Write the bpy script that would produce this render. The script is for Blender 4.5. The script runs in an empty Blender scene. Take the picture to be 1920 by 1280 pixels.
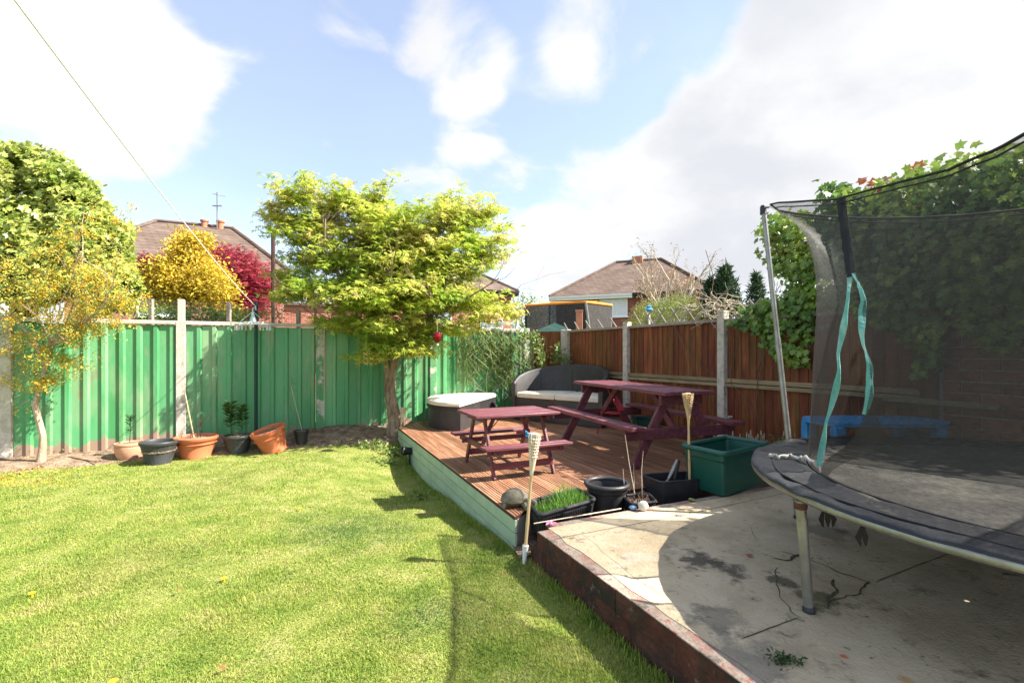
import bpy, math, random
import numpy as np
from mathutils import Vector, Matrix, noise as mnoise

random.seed(7); RNG = np.random.default_rng(11)
SC = bpy.context.scene; COL = SC.collection
R = math.radians
F = 900.0; H = 1.5                                   # focal length in photo pixels, eye height

# ------------------------------------------------------------------ camera
cam = bpy.data.cameras.new("camera"); cam.sensor_width = 36; cam.lens = F / 1920 * 36
cam.shift_y = 20 / 1920; cam.clip_start = .05; cam.clip_end = 2000
camo = bpy.data.objects.new("camera", cam); COL.objects.link(camo)
camo.location = (0, 0, H); camo.rotation_euler = (R(90), 0, 0)
SC.camera = camo

# ------------------------------------------------------------------ light
SUN = Vector((.545, -.03, .56)).normalized()          # towards the sun
elev = math.asin(SUN.z); azim = math.atan2(SUN.x, SUN.y)
sl = bpy.data.lights.new("sun", 'SUN'); sl.energy = 4.3; sl.angle = R(.5); sl.color = (1, .94, .84)
so = bpy.data.objects.new("sun", sl); COL.objects.link(so)
so.rotation_euler = SUN.to_track_quat('Z', 'Y').to_euler(); so.location = (8, 2, 12)

SC.view_settings.view_transform = 'Standard'; SC.view_settings.look = 'None'
SC.view_settings.exposure = 1.93; SC.view_settings.gamma = 1
SC.cycles.transparent_max_bounces = 16
SC.cycles.max_bounces = 6

W = bpy.data.worlds.new("World"); SC.world = W; W.use_nodes = True
nt = W.node_tree; nt.nodes.clear()
def N(t, **k):
    n = nt.nodes.new(t)
    for a, b in k.items(): setattr(n, a, b)
    return n
def L(a, b): nt.links.new(a, b)
def mth(op, a, b=None, c=None, clamp=False):
    n = N('ShaderNodeMath', operation=op); n.use_clamp = clamp
    for i, v in enumerate((a, b, c)):
        if v is None: continue
        if hasattr(v, 'links'): L(v, n.inputs[i])
        else: n.inputs[i].default_value = v
    return n.outputs[0]
def pdir(px, py): return Vector(((px - 960) / F, 1, (660 - py) / F)).normalized()
out = N('ShaderNodeOutputWorld')
sky = N('ShaderNodeTexSky', sky_type='NISHITA'); sky.sun_disc = False
sky.sun_elevation = elev; sky.sun_rotation = azim; sky.air_density = .8; sky.dust_density = .9; sky.ozone_density = 1.0
tc = N('ShaderNodeTexCoord'); sep = N('ShaderNodeSeparateXYZ'); L(tc.outputs['Generated'], sep.inputs[0])
zz = mth('ADD', mth('MAXIMUM', sep.outputs[2], 0), .42)
cmb = N('ShaderNodeCombineXYZ'); L(mth('DIVIDE', sep.outputs[0], zz), cmb.inputs[0]); L(mth('DIVIDE', sep.outputs[1], zz), cmb.inputs[1])
L(mth('MULTIPLY', sep.outputs[2], .8), cmb.inputs[2])
n1 = N('ShaderNodeTexNoise'); n1.inputs['Scale'].default_value = 3.1; n1.inputs['Detail'].default_value = 7; n1.inputs['Roughness'].default_value = .56
n1.inputs['Distortion'].default_value = .35; L(cmb.outputs[0], n1.inputs['Vector'])
bias = None
BL = [((1330, 350), .978, .36), ((1750, 330), .93, .34), ((1750, 20), .95, .30), ((1500, 150), .975, .16), ((1050, 420), .985, .16), ((1180, 480), .97, .16), ((1120, 60), .992, .15), ((860, 110), .9925, .17), ((880, 230), .9955, .13),
      ((60, 80), .975, .30), ((270, 200), .991, .17), ((590, 225), .9955, .09), ((850, 340), .988, .08), ((300, 20), .985, .10), ((700, 20), .99, .08)]
for (p, c, a) in BL:
    vm = N('ShaderNodeVectorMath', operation='DOT_PRODUCT'); L(tc.outputs['Generated'], vm.inputs[0]); vm.inputs[1].default_value = pdir(*p)
    mr = N('ShaderNodeMapRange', interpolation_type='SMOOTHSTEP'); L(vm.outputs['Value'], mr.inputs[0])
    mr.inputs[1].default_value = c; mr.inputs[2].default_value = 1 - (1 - c) * .25; mr.inputs[3].default_value = 0; mr.inputs[4].default_value = a
    bias = mr.outputs[0] if bias is None else mth('ADD', bias, mr.outputs[0])
# everything behind the camera: ordinary broken cloud
bk = N('ShaderNodeMapRange'); L(sep.outputs[1], bk.inputs[0]); bk.inputs[1].default_value = .3; bk.inputs[2].default_value = -.2; bk.inputs[3].default_value = 0; bk.inputs[4].default_value = .10
dens = N('ShaderNodeMapRange', interpolation_type='SMOOTHSTEP')
tot = mth('ADD', mth('ADD', mth('MULTIPLY_ADD', n1.outputs['Fac'], 1.15, -.09), mth('MINIMUM', bias, .42)), bk.outputs[0])
L(tot, dens.inputs[0]); dens.inputs[1].default_value = .56; dens.inputs[2].default_value = .78
hz = N('ShaderNodeMapRange'); L(sep.outputs[2], hz.inputs[0]); hz.inputs[1].default_value = .30; hz.inputs[2].default_value = .0; hz.inputs[3].default_value = 0; hz.inputs[4].default_value = .55
df = mth('MULTIPLY_ADD', mth('MAXIMUM', dens.outputs[0], hz.outputs[0]), .70, .30)
n2 = N('ShaderNodeTexNoise'); n2.inputs['Scale'].default_value = 2.1; n2.inputs['Detail'].default_value = 6; n2.inputs['Roughness'].default_value = .5; L(cmb.outputs[0], n2.inputs['Vector'])
gm = N('ShaderNodeMapRange', interpolation_type='SMOOTHSTEP'); L(mth('ADD', mth('MULTIPLY', n2.outputs['Fac'], .9), mth('MULTIPLY', tot, .35)), gm.inputs[0])
gm.inputs[1].default_value = .62; gm.inputs[2].default_value = .92
gx = N('ShaderNodeMapRange'); L(sep.outputs[0], gx.inputs[0]); gx.inputs[1].default_value = -.35; gx.inputs[2].default_value = .25; gx.inputs[3].default_value = .4
cr = N('ShaderNodeMixRGB'); L(mth('MULTIPLY', gm.outputs[0], gx.outputs[0]), cr.inputs[0]); cr.inputs[1].default_value = (1, 1, 1, 1); cr.inputs[2].default_value = (.75, .77, .82, 1)
b1 = N('ShaderNodeBackground'); L(sky.outputs[0], b1.inputs[0]); b1.inputs[1].default_value = .10
b2 = N('ShaderNodeBackground'); L(cr.outputs[0], b2.inputs[0]); b2.inputs[1].default_value = .285
mx = N('ShaderNodeMixShader'); L(df, mx.inputs[0]); L(b1.outputs[0], mx.inputs[1]); L(b2.outputs[0], mx.inputs[2]); L(mx.outputs[0], out.inputs[0])

# ------------------------------------------------------------------ materials
def mat(name, cols, scale=6, rough=.7, bump=0., bscale=60, stretch=(1, 1, 1), detail=5, metal=0, spec=.3, rnd=0., island=0., trans=0.,
        hue=0., rot=0., dirt=None, brick=None, alpha=None, coat=0, nrough=.6, extra=None):
    m = bpy.data.materials.new(name); m.use_nodes = True
    t = m.node_tree; t.nodes.clear()
    def n(ty, **k):
        x = t.nodes.new(ty)
        for a, b in k.items(): setattr(x, a, b)
        return x
    def l(a, b): t.links.new(a, b)
    o = n('ShaderNodeOutputMaterial'); p = n('ShaderNodeBsdfPrincipled')
    p.inputs['Roughness'].default_value = rough; p.inputs['Metallic'].default_value = metal; p.inputs['Specular IOR Level'].default_value = spec
    p.inputs['Coat Weight'].default_value = coat
    tc = n('ShaderNodeTexCoord'); m0 = n('ShaderNodeMapping'); l(tc.outputs['Object'], m0.inputs[0]); m0.inputs['Rotation'].default_value = (0, 0, rot)
    mp = n('ShaderNodeMapping'); l(m0.outputs[0], mp.inputs[0]); mp.inputs['Scale'].default_value = stretch
    oi = n('ShaderNodeObjectInfo'); vm = n('ShaderNodeVectorMath', operation='MULTIPLY_ADD')
    cb = n('ShaderNodeCombineXYZ')
    for i in range(3): l(oi.outputs['Random'], cb.inputs[i])
    l(cb.outputs[0], vm.inputs[0]); vm.inputs[1].default_value = (37, 53, 71) if rnd else (0, 0, 0); l(mp.outputs[0], vm.inputs[2])
    vec = vm.outputs[0]
    ns = n('ShaderNodeTexNoise'); ns.inputs['Scale'].default_value = scale; ns.inputs['Detail'].default_value = detail; ns.inputs['Roughness'].default_value = nrough; l(vec, ns.inputs['Vector'])
    rp = n('ShaderNodeValToRGB'); l(ns.outputs['Fac'], rp.inputs[0])
    el = rp.color_ramp.elements
    lo, hi = .34, .66
    k = len(cols)
    for i, c in enumerate(cols):
        ps = lo + (hi - lo) * i / max(1, k - 1)
        e = el[i] if i < 2 else el.new(ps)
        e.position = ps
    es = sorted(el, key=lambda e: e.position)
    for e, c in zip(es, cols): e.color = (*c, 1)
    if k == 1: el[0].color = el[1].color = (*cols[0], 1)
    c = rp.outputs[0]
    fac = None
    if rnd or island:
        r_ = oi.outputs['Random']
        if island:
            g = n('ShaderNodeNewGeometry'); r_ = g.outputs['Random Per Island']
        hs = n('ShaderNodeHueSaturation'); mr = n('ShaderNodeMapRange'); l(r_, mr.inputs[0])
        a = max(rnd, island); mr.inputs[3].default_value = 1 - a; mr.inputs[4].default_value = 1 + a
        l(mr.outputs[0], hs.inputs['Value'])
        if hue:
            wn = n('ShaderNodeMath', operation='MULTIPLY'); l(r_, wn.inputs[0]); wn.inputs[1].default_value = 7.31
            fr = n('ShaderNodeMath', operation='FRACT'); l(wn.outputs[0], fr.inputs[0])
            m2 = n('ShaderNodeMapRange'); l(fr.outputs[0], m2.inputs[0]); m2.inputs[3].default_value = .5 - hue; m2.inputs[4].default_value = .5 + hue
            l(m2.outputs[0], hs.inputs['Hue'])
        l(c, hs.inputs['Color']); c = hs.outputs[0]
    if brick:
        bt = n('ShaderNodeTexBrick'); sp = n('ShaderNodeSeparateXYZ'); l(tc.outputs['Object'], sp.inputs[0])
        ad = n('ShaderNodeMath', operation='ADD'); l(sp.outputs[0], ad.inputs[0]); l(sp.outputs[1], ad.inputs[1])
        cc = n('ShaderNodeCombineXYZ'); l(ad.outputs[0], cc.inputs[0]); l(sp.outputs[2], cc.inputs[1])
        l(cc.outputs[0], bt.inputs[0]); bt.inputs['Scale'].default_value = 1
        bt.inputs['Brick Width'].default_value = brick[0]; bt.inputs['Row Height'].default_value = brick[1]; bt.inputs['Mortar Size'].default_value = brick[2]
        bt.inputs['Color1'].default_value = (1, 1, 1, 1); bt.inputs['Color2'].default_value = (.7, .68, .66, 1); bt.inputs['Mortar'].default_value = (*brick[3], 1)
        mm = n('ShaderNodeMixRGB', blend_type='MULTIPLY'); mm.inputs[0].default_value = 1; l(c, mm.inputs[1]); l(bt.outputs[0], mm.inputs[2]); c = mm.outputs[0]
    if dirt:      # list of (colour, scale, low, high): worn or dirty patches with an edge of their own
        for j, (dc, ds, a0, a1) in enumerate(dirt):
            nn = n('ShaderNodeTexNoise'); nn.inputs['Scale'].default_value = ds; nn.inputs['Detail'].default_value = 8; nn.inputs['Roughness'].default_value = .68
            of = n('ShaderNodeVectorMath', operation='ADD'); l(vec, of.inputs[0]); of.inputs[1].default_value = (3.1 * j + 5, 1.7 * j, 2.2); l(of.outputs[0], nn.inputs['Vector'])
            mr = n('ShaderNodeMapRange'); l(nn.outputs['Fac'], mr.inputs[0]); mr.inputs[1].default_value = a0; mr.inputs[2].default_value = a1
            mm = n('ShaderNodeMixRGB'); l(mr.outputs[0], mm.inputs[0]); l(c, mm.inputs[1]); mm.inputs[2].default_value = (*dc, 1); c = mm.outputs[0]
    if extra: c = extra(t, n, l, tc, c)
    l(c, p.inputs['Base Color'])
    if bump:
        nb = n('ShaderNodeTexNoise'); nb.inputs['Scale'].default_value = bscale; nb.inputs['Detail'].default_value = 6; l(vec, nb.inputs['Vector'])
        b = n('ShaderNodeBump'); b.inputs['Strength'].default_value = 1; b.inputs['Distance'].default_value = bump; l(nb.outputs['Fac'], b.inputs['Height']); l(b.outputs[0], p.inputs['Normal'])
        rm = n('ShaderNodeMapRange'); l(nb.outputs['Fac'], rm.inputs[0]); rm.inputs[3].default_value = max(0, rough - .12); rm.inputs[4].default_value = min(1, rough + .12); l(rm.outputs[0], p.inputs['Roughness'])
    sh = p.outputs[0]
    if trans:
        tr = n('ShaderNodeBsdfTranslucent'); l(c, tr.inputs[0]); ms = n('ShaderNodeMixShader'); ms.inputs[0].default_value = trans; l(sh, ms.inputs[1]); l(tr.outputs[0], ms.inputs[2]); sh = ms.outputs[0]
    if alpha is not None:
        tp = n('ShaderNodeBsdfTransparent'); ms = n('ShaderNodeMixShader'); l(tp.outputs[0], ms.inputs[1]); l(sh, ms.inputs[2]); sh = ms.outputs[0]
        an = n('ShaderNodeTexNoise'); an.inputs['Scale'].default_value = 34; an.inputs['Detail'].default_value = 8; an.inputs['Roughness'].default_value = .7; l(vec, an.inputs['Vector'])
        am = n('ShaderNodeMapRange'); l(an.outputs['Fac'], am.inputs[0]); am.inputs[1].default_value = .3; am.inputs[2].default_value = .7; am.inputs[3].default_value = alpha - .20; am.inputs[4].default_value = alpha + .20
        l(am.outputs[0], ms.inputs[0])
    l(sh, o.inputs[0])
    return m

M = {}
M['lawn'] = mat('lawn_soil', [(.12, .16, .03), (.20, .23, .055), (.28, .27, .10)], scale=3.5, rough=.95, bump=.02, bscale=60, spec=.1, dirt=[((.13, .10, .05), 11, .58, .74)])
def patches(t, n, l, tc, c):
    for (x, y, r, col, a) in [(-1.35, 4.15, .75, (.05, .14, .045), .75), (-2.0, 4.6, .4, (.05, .14, .04), .4), (-.45, 2.7, .35, (.05, .13, .04), .7), (-3.3, 5.6, .8, (.25, .22, .09), .5), (-1.6, 5.3, .7, (.25, .23, .09), .4), (-2.6, 3.4, .6, (.26, .23, .09), .45)]:
        v = n('ShaderNodeVectorMath', operation='DISTANCE'); l(tc.outputs['Object'], v.inputs[0]); v.inputs[1].default_value = (x, y, 0)
        q = n('ShaderNodeTexNoise'); q.inputs['Scale'].default_value = 4; q.inputs['Detail'].default_value = 5; l(tc.outputs['Object'], q.inputs['Vector'])
        s = n('ShaderNodeMath', operation='MULTIPLY_ADD'); l(q.outputs['Fac'], s.inputs[0]); s.inputs[1].default_value = r * 1.4; l(v.outputs['Value'], s.inputs[2])
        mr = n('ShaderNodeMapRange'); l(s.outputs[0], mr.inputs[0]); mr.inputs[1].default_value = r * 1.65; mr.inputs[2].default_value = r * .85; mr.inputs[3].default_value = 0; mr.inputs[4].default_value = a
        mm = n('ShaderNodeMixRGB'); l(mr.outputs[0], mm.inputs[0]); l(c, mm.inputs[1]); mm.inputs[2].default_value = (*col, 1); c = mm.outputs[0]
    return c
M['grass'] = mat('grass_blade', [(.14, .23, .035), (.22, .31, .05), (.31, .36, .075), (.42, .40, .14)], scale=2.4, rough=.6, spec=.2, island=.35, hue=.02, trans=.35, nrough=.75, extra=patches)
M['soil'] = mat('soil', [(.13, .09, .06), (.23, .165, .115), (.34, .25, .18)], scale=9, rough=.95, bump=.03, bscale=45, spec=.1)
M['ground'] = mat('ground', [(.06, .09, .03), (.12, .14, .05)], scale=.6, rough=.95)
def patio_marks(t, n, l, tc, c):
    # (x, y, radius, colour, amount): wet stain, mould, old paint marks, and a sunlit patch painted pale on the slab
    for (x, y, r, col, a) in [(1.12, 2.88, .18, (.095, .075, .055), .95), (1.26, 2.74, .15, (.095, .075, .055), .9), (1.20, 2.82, .13, (.095, .075, .055), .9), (1.55, 2.42, .16, (.08, .085, .03), .8), (.95, 2.25, .22, (.11, .10, .08), .6), (1.45, 2.62, .12, (.06, .055, .03), .8),
                              (2.2, 3.35, .3, (.16, .14, .10), .6), (.75, 2.9, .16, (.50, .43, .33), .7), (.9, 1.95, .3, (.13, .12, .10), .6), (1.9, 2.1, .3, (.30, .25, .15), .35), (1.36, 1.97, .03, (.5, .10, .05), .9), (1.5, 1.83, .05, (.45, .24, .07), .7), (2.35, 2.5, .5, (.30, .27, .21), .3)]:
        v = n('ShaderNodeVectorMath', operation='DISTANCE'); l(tc.outputs['Object'], v.inputs[0]); v.inputs[1].default_value = (x, y, .252)
        q = n('ShaderNodeTexNoise'); q.inputs['Scale'].default_value = 9; q.inputs['Detail'].default_value = 7; q.inputs['Roughness'].default_value = .65; l(tc.outputs['Object'], q.inputs['Vector'])
        s = n('ShaderNodeMath', operation='MULTIPLY_ADD'); l(q.outputs['Fac'], s.inputs[0]); s.inputs[1].default_value = r * 2.2; l(v.outputs['Value'], s.inputs[2])
        mr = n('ShaderNodeMapRange'); l(s.outputs[0], mr.inputs[0]); mr.inputs[1].default_value = r * 1.75; mr.inputs[2].default_value = r * 1.45; mr.inputs[3].default_value = 0; mr.inputs[4].default_value = a
        mm = n('ShaderNodeMixRGB'); l(mr.outputs[0], mm.inputs[0]); l(c, mm.inputs[1]); mm.inputs[2].default_value = (*col, 1); c = mm.outputs[0]
    return c
M['patio'] = mat('patio_concrete', [(.38, .30, .19), (.47, .38, .25), (.54, .445, .305)], scale=2.6, rough=.85, bump=.006, bscale=70, spec=.25, nrough=.72,
                 dirt=[((.28, .23, .165), 2.6, .58, .72), ((.55, .48, .37), 3.7, .60, .70), ((.14, .12, .08), 6, .57, .70), ((.11, .095, .08), 20, .60, .70), ((.40, .20, .12), 31, .70, .74)], extra=patio_marks)
M['block'] = mat('painted_block', [(.055, .024, .018), (.09, .034, .024), (.125, .052, .038)], scale=7, rough=.85, bump=.012, bscale=40, rnd=.15, spec=.2,
                 dirt=[((.035, .028, .022), 5, .46, .62), ((.06, .06, .03), 9, .58, .68), ((.24, .17, .13), 18, .62, .72), ((.28, .04, .02), 10, .62, .72)])
M['blocktop'] = mat('worn_red_edge', [(.27, .15, .12), (.30, .24, .19), (.34, .28, .22)], scale=10, rough=.85, bump=.01, bscale=50, spec=.2, dirt=[((.30, .07, .06), 12, .55, .62), ((.12, .10, .08), 9, .58, .7)])
M['crack'] = mat('crack_dirt', [(.05, .042, .028), (.10, .085, .055)], scale=30, rough=1)
M['deck'] = mat('deck_wood', [(.21, .095, .05), (.32, .155, .085), (.44, .24, .145)], scale=2.2, stretch=(9, .7, 6), rot=R(-23.9), rough=.6, bump=.003, bscale=60, rnd=.24, spec=.35, dirt=[((.15, .085, .055), 3, .54, .7), ((.5, .33, .22), 6, .62, .74)])
M['deckdark'] = mat('deck_groove', [(.055, .022, .012), (.085, .035, .02)], scale=6, rough=.8)
M['fascia'] = mat('sage_paint', [(.30, .42, .28), (.36, .48, .33), (.40, .51, .37)], scale=5, rough=.65, bump=.003, bscale=60, rnd=.06, dirt=[((.30, .20, .12), 3.3, .70, .72), ((.20, .27, .18), 9, .62, .75)])
def rustfoot(t, n, l, tc, c):
    sp = n('ShaderNodeSeparateXYZ'); l(tc.outputs['Object'], sp.inputs[0])
    q = n('ShaderNodeTexNoise'); q.inputs['Scale'].default_value = 5; q.inputs['Detail'].default_value = 5
    g = n('ShaderNodeNewGeometry'); l(g.outputs['Position'], q.inputs['Vector'])
    s = n('ShaderNodeMath', operation='MULTIPLY_ADD'); l(q.outputs['Fac'], s.inputs[0]); s.inputs[1].default_value = -.45; l(sp.outputs[2], s.inputs[2])
    mr = n('ShaderNodeMapRange'); l(s.outputs[0], mr.inputs[0]); mr.inputs[1].default_value = .01; mr.inputs[2].default_value = -.005
    mm = n('ShaderNodeMixRGB'); l(mr.outputs[0], mm.inputs[0]); l(c, mm.inputs[1]); mm.inputs[2].default_value = (.30, .21, .15, 1)
    return mm.outputs[0]
M['green'] = mat('green_sheet_paint', [(.055, .24, .085), (.08, .295, .12), (.12, .345, .155)], stretch=(1, 1, .3), scale=1.6, rough=.42, bump=.0015, bscale=25, rnd=.16, spec=.5,
                 dirt=[((.27, .36, .20), 2.2, .48, .72), ((.26, .20, .13), 7, .62, .74)], extra=rustfoot)
M['capwood'] = mat('pale_cap', [(.42, .38, .33), (.58, .54, .48)], scale=8, rough=.8, bump=.004, bscale=50, dirt=[((.15, .30, .19), 6, .6, .66)])
M['post'] = mat('concrete_post', [(.40, .36, .30), (.50, .46, .39), (.56, .52, .45)], scale=12, rough=.9, bump=.006, bscale=70, rnd=.08, dirt=[((.24, .21, .17), 9, .58, .7)])
M['postgreen'] = mat('concrete_post_overpainted', [(.42, .38, .32), (.54, .50, .44)], scale=12, rough=.85, bump=.006, bscale=70, dirt=[((.10, .28, .13), 4, .42, .50)])
M['brown'] = mat('red_brown_boards', [(.11, .035, .015), (.17, .054, .021), (.23, .085, .034)], scale=4, stretch=(5, 5, .7), rough=.7, bump=.004, bscale=60, rnd=.28, hue=.012, dirt=[((.10, .065, .02), 3, .52, .68), ((.22, .04, .018), 2.5, .60, .72)])
M['rail'] = mat('weathered_rail', [(.20, .15, .085), (.30, .24, .14)], scale=5, stretch=(1, 1, 6), rough=.8, bump=.004, bscale=50, rnd=.12)
M['greywood'] = mat('grey_weathered_wood', [(.22, .19, .16), (.34, .30, .26)], scale=9, rough=.85, bump=.003, rnd=.15)
M['brick'] = mat('brick', [(.19, .075, .055), (.26, .105, .075), (.32, .14, .10)], scale=14, rough=.85, bump=.006, bscale=80, rnd=.22, spec=.2)
M['mortar'] = mat('mortar', [(.46, .42, .37), (.56, .52, .46)], scale=18, rough=.95, bump=.006)
M['maroon'] = mat('maroon_paint', [(.105, .026, .036), (.145, .040, .052), (.185, .06, .072)], scale=5, stretch=(1, 4, 4), rough=.5, bump=.0025, bscale=60, rnd=.07, spec=.45, dirt=[((.36, .20, .19), 22, .69, .74)])
def weave(t, n, l, tc, c):
    sp = n('ShaderNodeSeparateXYZ'); l(tc.outputs['Object'], sp.inputs[0])
    at_ = n('ShaderNodeMath', operation='ARCTAN2'); l(sp.outputs[1], at_.inputs[0]); l(sp.outputs[0], at_.inputs[1])
    cb = n('ShaderNodeCombineXYZ'); l(at_.outputs[0], cb.inputs[0]); l(sp.outputs[2], cb.inputs[1])
    ck = n('ShaderNodeTexBrick'); l(cb.outputs[0], ck.inputs[0]); ck.inputs['Scale'].default_value = 1; ck.inputs['Brick Width'].default_value = .022; ck.inputs['Row Height'].default_value = .012; ck.inputs['Mortar Size'].default_value = .0018
    ck.inputs['Color1'].default_value = (1, 1, 1, 1); ck.inputs['Color2'].default_value = (.75, .75, .75, 1); ck.inputs['Mortar'].default_value = (.25, .25, .25, 1)
    mm = n('ShaderNodeMixRGB', blend_type='MULTIPLY'); mm.inputs[0].default_value = 1; l(c, mm.inputs[1]); l(ck.outputs[0], mm.inputs[2]); return mm.outputs[0]
M['wicker'] = mat('dark_wicker', [(.045, .042, .042), (.065, .06, .06)], scale=6, rough=.5, spec=.5, extra=weave, bump=.003, bscale=120)
M['cushion'] = mat('cream_cushion', [(.66, .60, .49), (.74, .69, .58)], scale=4, rough=.9, bump=.006, bscale=14, spec=.1)
M['blackpl'] = mat('black_plastic', [(.022, .022, .025), (.035, .035, .038)], scale=9, rough=.45, spec=.45, bump=.001, bscale=60, dirt=[((.09, .08, .07), 8, .60, .75)])
M['greypot'] = mat('charcoal_pot_plastic', [(.03, .032, .034), (.048, .05, .053)], scale=6, rough=.5, spec=.45, dirt=[((.12, .10, .085), 7, .60, .76)])
M['terra'] = mat('terracotta_plastic', [(.50, .13, .055), (.57, .17, .075)], scale=4, rough=.5, spec=.4, bump=.001, dirt=[((.36, .19, .12), 7, .62, .76)])
M['terra2'] = mat('pale_terracotta', [(.56, .27, .16), (.62, .33, .21)], scale=6, rough=.75, dirt=[((.35, .20, .13), 9, .6, .74)], bump=.002)
M['tub'] = mat('green_tub_plastic', [(.008, .075, .052), (.012, .09, .062)], scale=5, rough=.38, spec=.5, bump=.0012, bscale=18, dirt=[((.05, .12, .10), 11, .62, .78)])
M['bamboo'] = mat('bamboo', [(.52, .36, .17), (.64, .47, .26)], scale=10, stretch=(3, 3, .6), rough=.55, dirt=[((.30, .20, .10), 16, .62, .72)])
M['palebamboo'] = mat('pale_bamboo_strip', [(.60, .48, .32), (.72, .62, .47)], scale=14, rough=.6)
M['white'] = mat('white_paint', [(.72, .72, .70), (.80, .80, .78)], scale=6, rough=.45)
M['steel'] = mat('galvanised_tube', [(.24, .235, .22), (.35, .345, .32)], scale=9, stretch=(1, 1, 1), rough=.42, metal=.75, bump=.001, dirt=[((.20, .19, .13), 5, .55, .72), ((.20, .09, .04), 12, .70, .74)])
M['rust'] = mat('rust', [(.08, .035, .02), (.15, .07, .035)], scale=30, rough=.9, bump=.004)
M['padfab'] = mat('faded_black_pad', [(.012, .012, .014), (.024, .025, .028)], scale=5, rough=.5, bump=.022, bscale=7, spec=.4, dirt=[((.13, .13, .10), 7, .60, .74)])
M['matfab'] = mat('trampoline_mat', [(.035, .033, .029), (.05, .047, .042)], scale=5, rough=.6, bump=.002, bscale=140, spec=.35, dirt=[((.30, .29, .25), 42, .70, .74), ((.10, .095, .08), 3, .5, .7)])
def netweave(t, n, l, tc, c): return c
M['net'] = mat('safety_net', [(.018, .017, .016), (.036, .034, .032)], stretch=(1, 1, 5), scale=30, rough=.55, spec=.35, trans=.10, alpha=.52)
M['strapb'] = mat('black_webbing', [(.012, .012, .012), (.022, .022, .022)], scale=30, rough=.7)
M['strapt'] = mat('turquoise_webbing', [(.08, .26, .22), (.14, .38, .33), (.38, .56, .48)], scale=9, stretch=(1, 1, .5), rough=.6, bump=.002, bscale=90)
M['foam'] = mat('torn_foam', [(.45, .42, .37), (.62, .59, .53)], scale=30, rough=.9, bump=.01)
M['blue'] = mat('blue_plastic', [(.03, .22, .48), (.06, .30, .56)], scale=5, rough=.4, dirt=[((.30, .33, .33), 8, .58, .7)])
M['pink'] = mat('pink_petal', [(.75, .22, .42), (.85, .35, .52)], scale=10, rough=.6)
M['redpl'] = mat('red_plastic', [(.52, .04, .07), (.60, .07, .10)], scale=8, rough=.4)
M['redglass'] = mat('red_lantern', [(.45, .01, .015), (.60, .03, .03)], scale=8, rough=.25, trans=.3)
M['darkmetal'] = mat('dark_metal', [(.02, .022, .024), (.035, .038, .04)], scale=6, rough=.4, metal=.4)
M['postdg'] = mat('dark_green_pole', [(.008, .035, .03), (.014, .05, .042)], scale=6, rough=.4)
M['purplepole'] = mat('maroon_brown_pole', [(.05, .022, .02), (.09, .045, .04)], scale=6, rough=.6)
M['stone'] = mat('pebble', [(.42, .40, .35), (.60, .57, .51)], scale=12, rough=.7, bump=.004, dirt=[((.25, .24, .2), 12, .6, .7)])
M['bluestone'] = mat('painted_blue_pebble', [(.16, .30, .46), (.24, .38, .52)], scale=12, rough=.6)
M['turtle'] = mat('mossy_bronze_shell', [(.08, .07, .05), (.16, .14, .10)], scale=14, rough=.6, bump=.006, bscale=40, dirt=[((.17, .15, .04), 9, .56, .64), ((.24, .19, .14), 20, .6, .7)])
M['roof'] = mat('roof_tiles', [(.13, .09, .07), (.18, .13, .105)], scale=1.2, rough=.85, brick=(.28, .17, .012, (.5, .47, .45)), dirt=[((.22, .15, .115), 5, .6, .75)])
M['hbrick'] = mat('house_brick', [(.34, .125, .085), (.42, .17, .115)], scale=3, rough=.85, brick=(.225, .075, .006, (1.25, 1.5, 1.6)))
M['dbrick'] = mat('dark_house_brick', [(.22, .075, .055), (.28, .10, .075)], scale=3, rough=.85, brick=(.225, .075, .006, (1.25, 1.6, 1.7)))
M['glass'] = mat('window_glass', [(.22, .26, .30), (.36, .40, .44)], scale=.6, rough=.08, spec=.8)
M['blind'] = mat('white_blind', [(.62, .63, .64), (.72, .73, .74)], scale=2, rough=.6)
M['upvc'] = mat('white_upvc', [(.76, .76, .75), (.82, .82, .81)], scale=5, rough=.35)
M['gutter'] = mat('black_gutter', [(.02, .016, .014), (.035, .028, .024)], scale=5, rough=.5)
M['chimney'] = mat('clay_pot', [(.42, .16, .09), (.52, .21, .12)], scale=5, rough=.8)
M['bark'] = mat('maple_bark', [(.17, .105, .065), (.29, .21, .14), (.38, .30, .22)], scale=9, stretch=(2, 2, .6), rough=.85, bump=.02, bscale=30, dirt=[((.12, .09, .05), 7, .55, .68), ((.26, .26, .08), 5, .62, .72)])
M['bark2'] = mat('berberis_bark', [(.34, .24, .16), (.48, .37, .27)], scale=10, stretch=(2, 2, .5), rough=.85, bump=.01)
M['twig'] = mat('pale_twig', [(.38, .32, .24), (.50, .43, .33)], scale=7, rough=.85)
M['darktwig'] = mat('dark_twig', [(.10, .06, .04), (.17, .11, .08)], scale=7, rough=.85)
M['maple'] = mat('acer_leaf', [(.22, .36, .03), (.40, .50, .06), (.54, .56, .10), (.58, .48, .17)], scale=1.7, rough=.5, spec=.3, island=.25, hue=.018, trans=.48)
M['ivyl'] = mat('light_ivy_leaf', [(.22, .30, .05), (.36, .42, .09), (.46, .48, .13)], scale=1.6, rough=.34, spec=.5, island=.35, hue=.015, trans=.25)
M['ivy'] = mat('ivy_leaf', [(.08, .16, .025), (.16, .27, .04), (.33, .41, .07)], scale=2.2, rough=.35, spec=.5, island=.35, hue=.02, trans=.3, rnd=.35)
M['ivyred'] = mat('red_young_leaf', [(.36, .09, .04), (.48, .16, .07)], scale=3, rough=.5, island=.2, trans=.3)
M['berb'] = mat('berberis_leaf', [(.28, .38, .06), (.42, .48, .10), (.54, .50, .13)], scale=3, rough=.5, island=.3, hue=.02, trans=.35)
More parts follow.
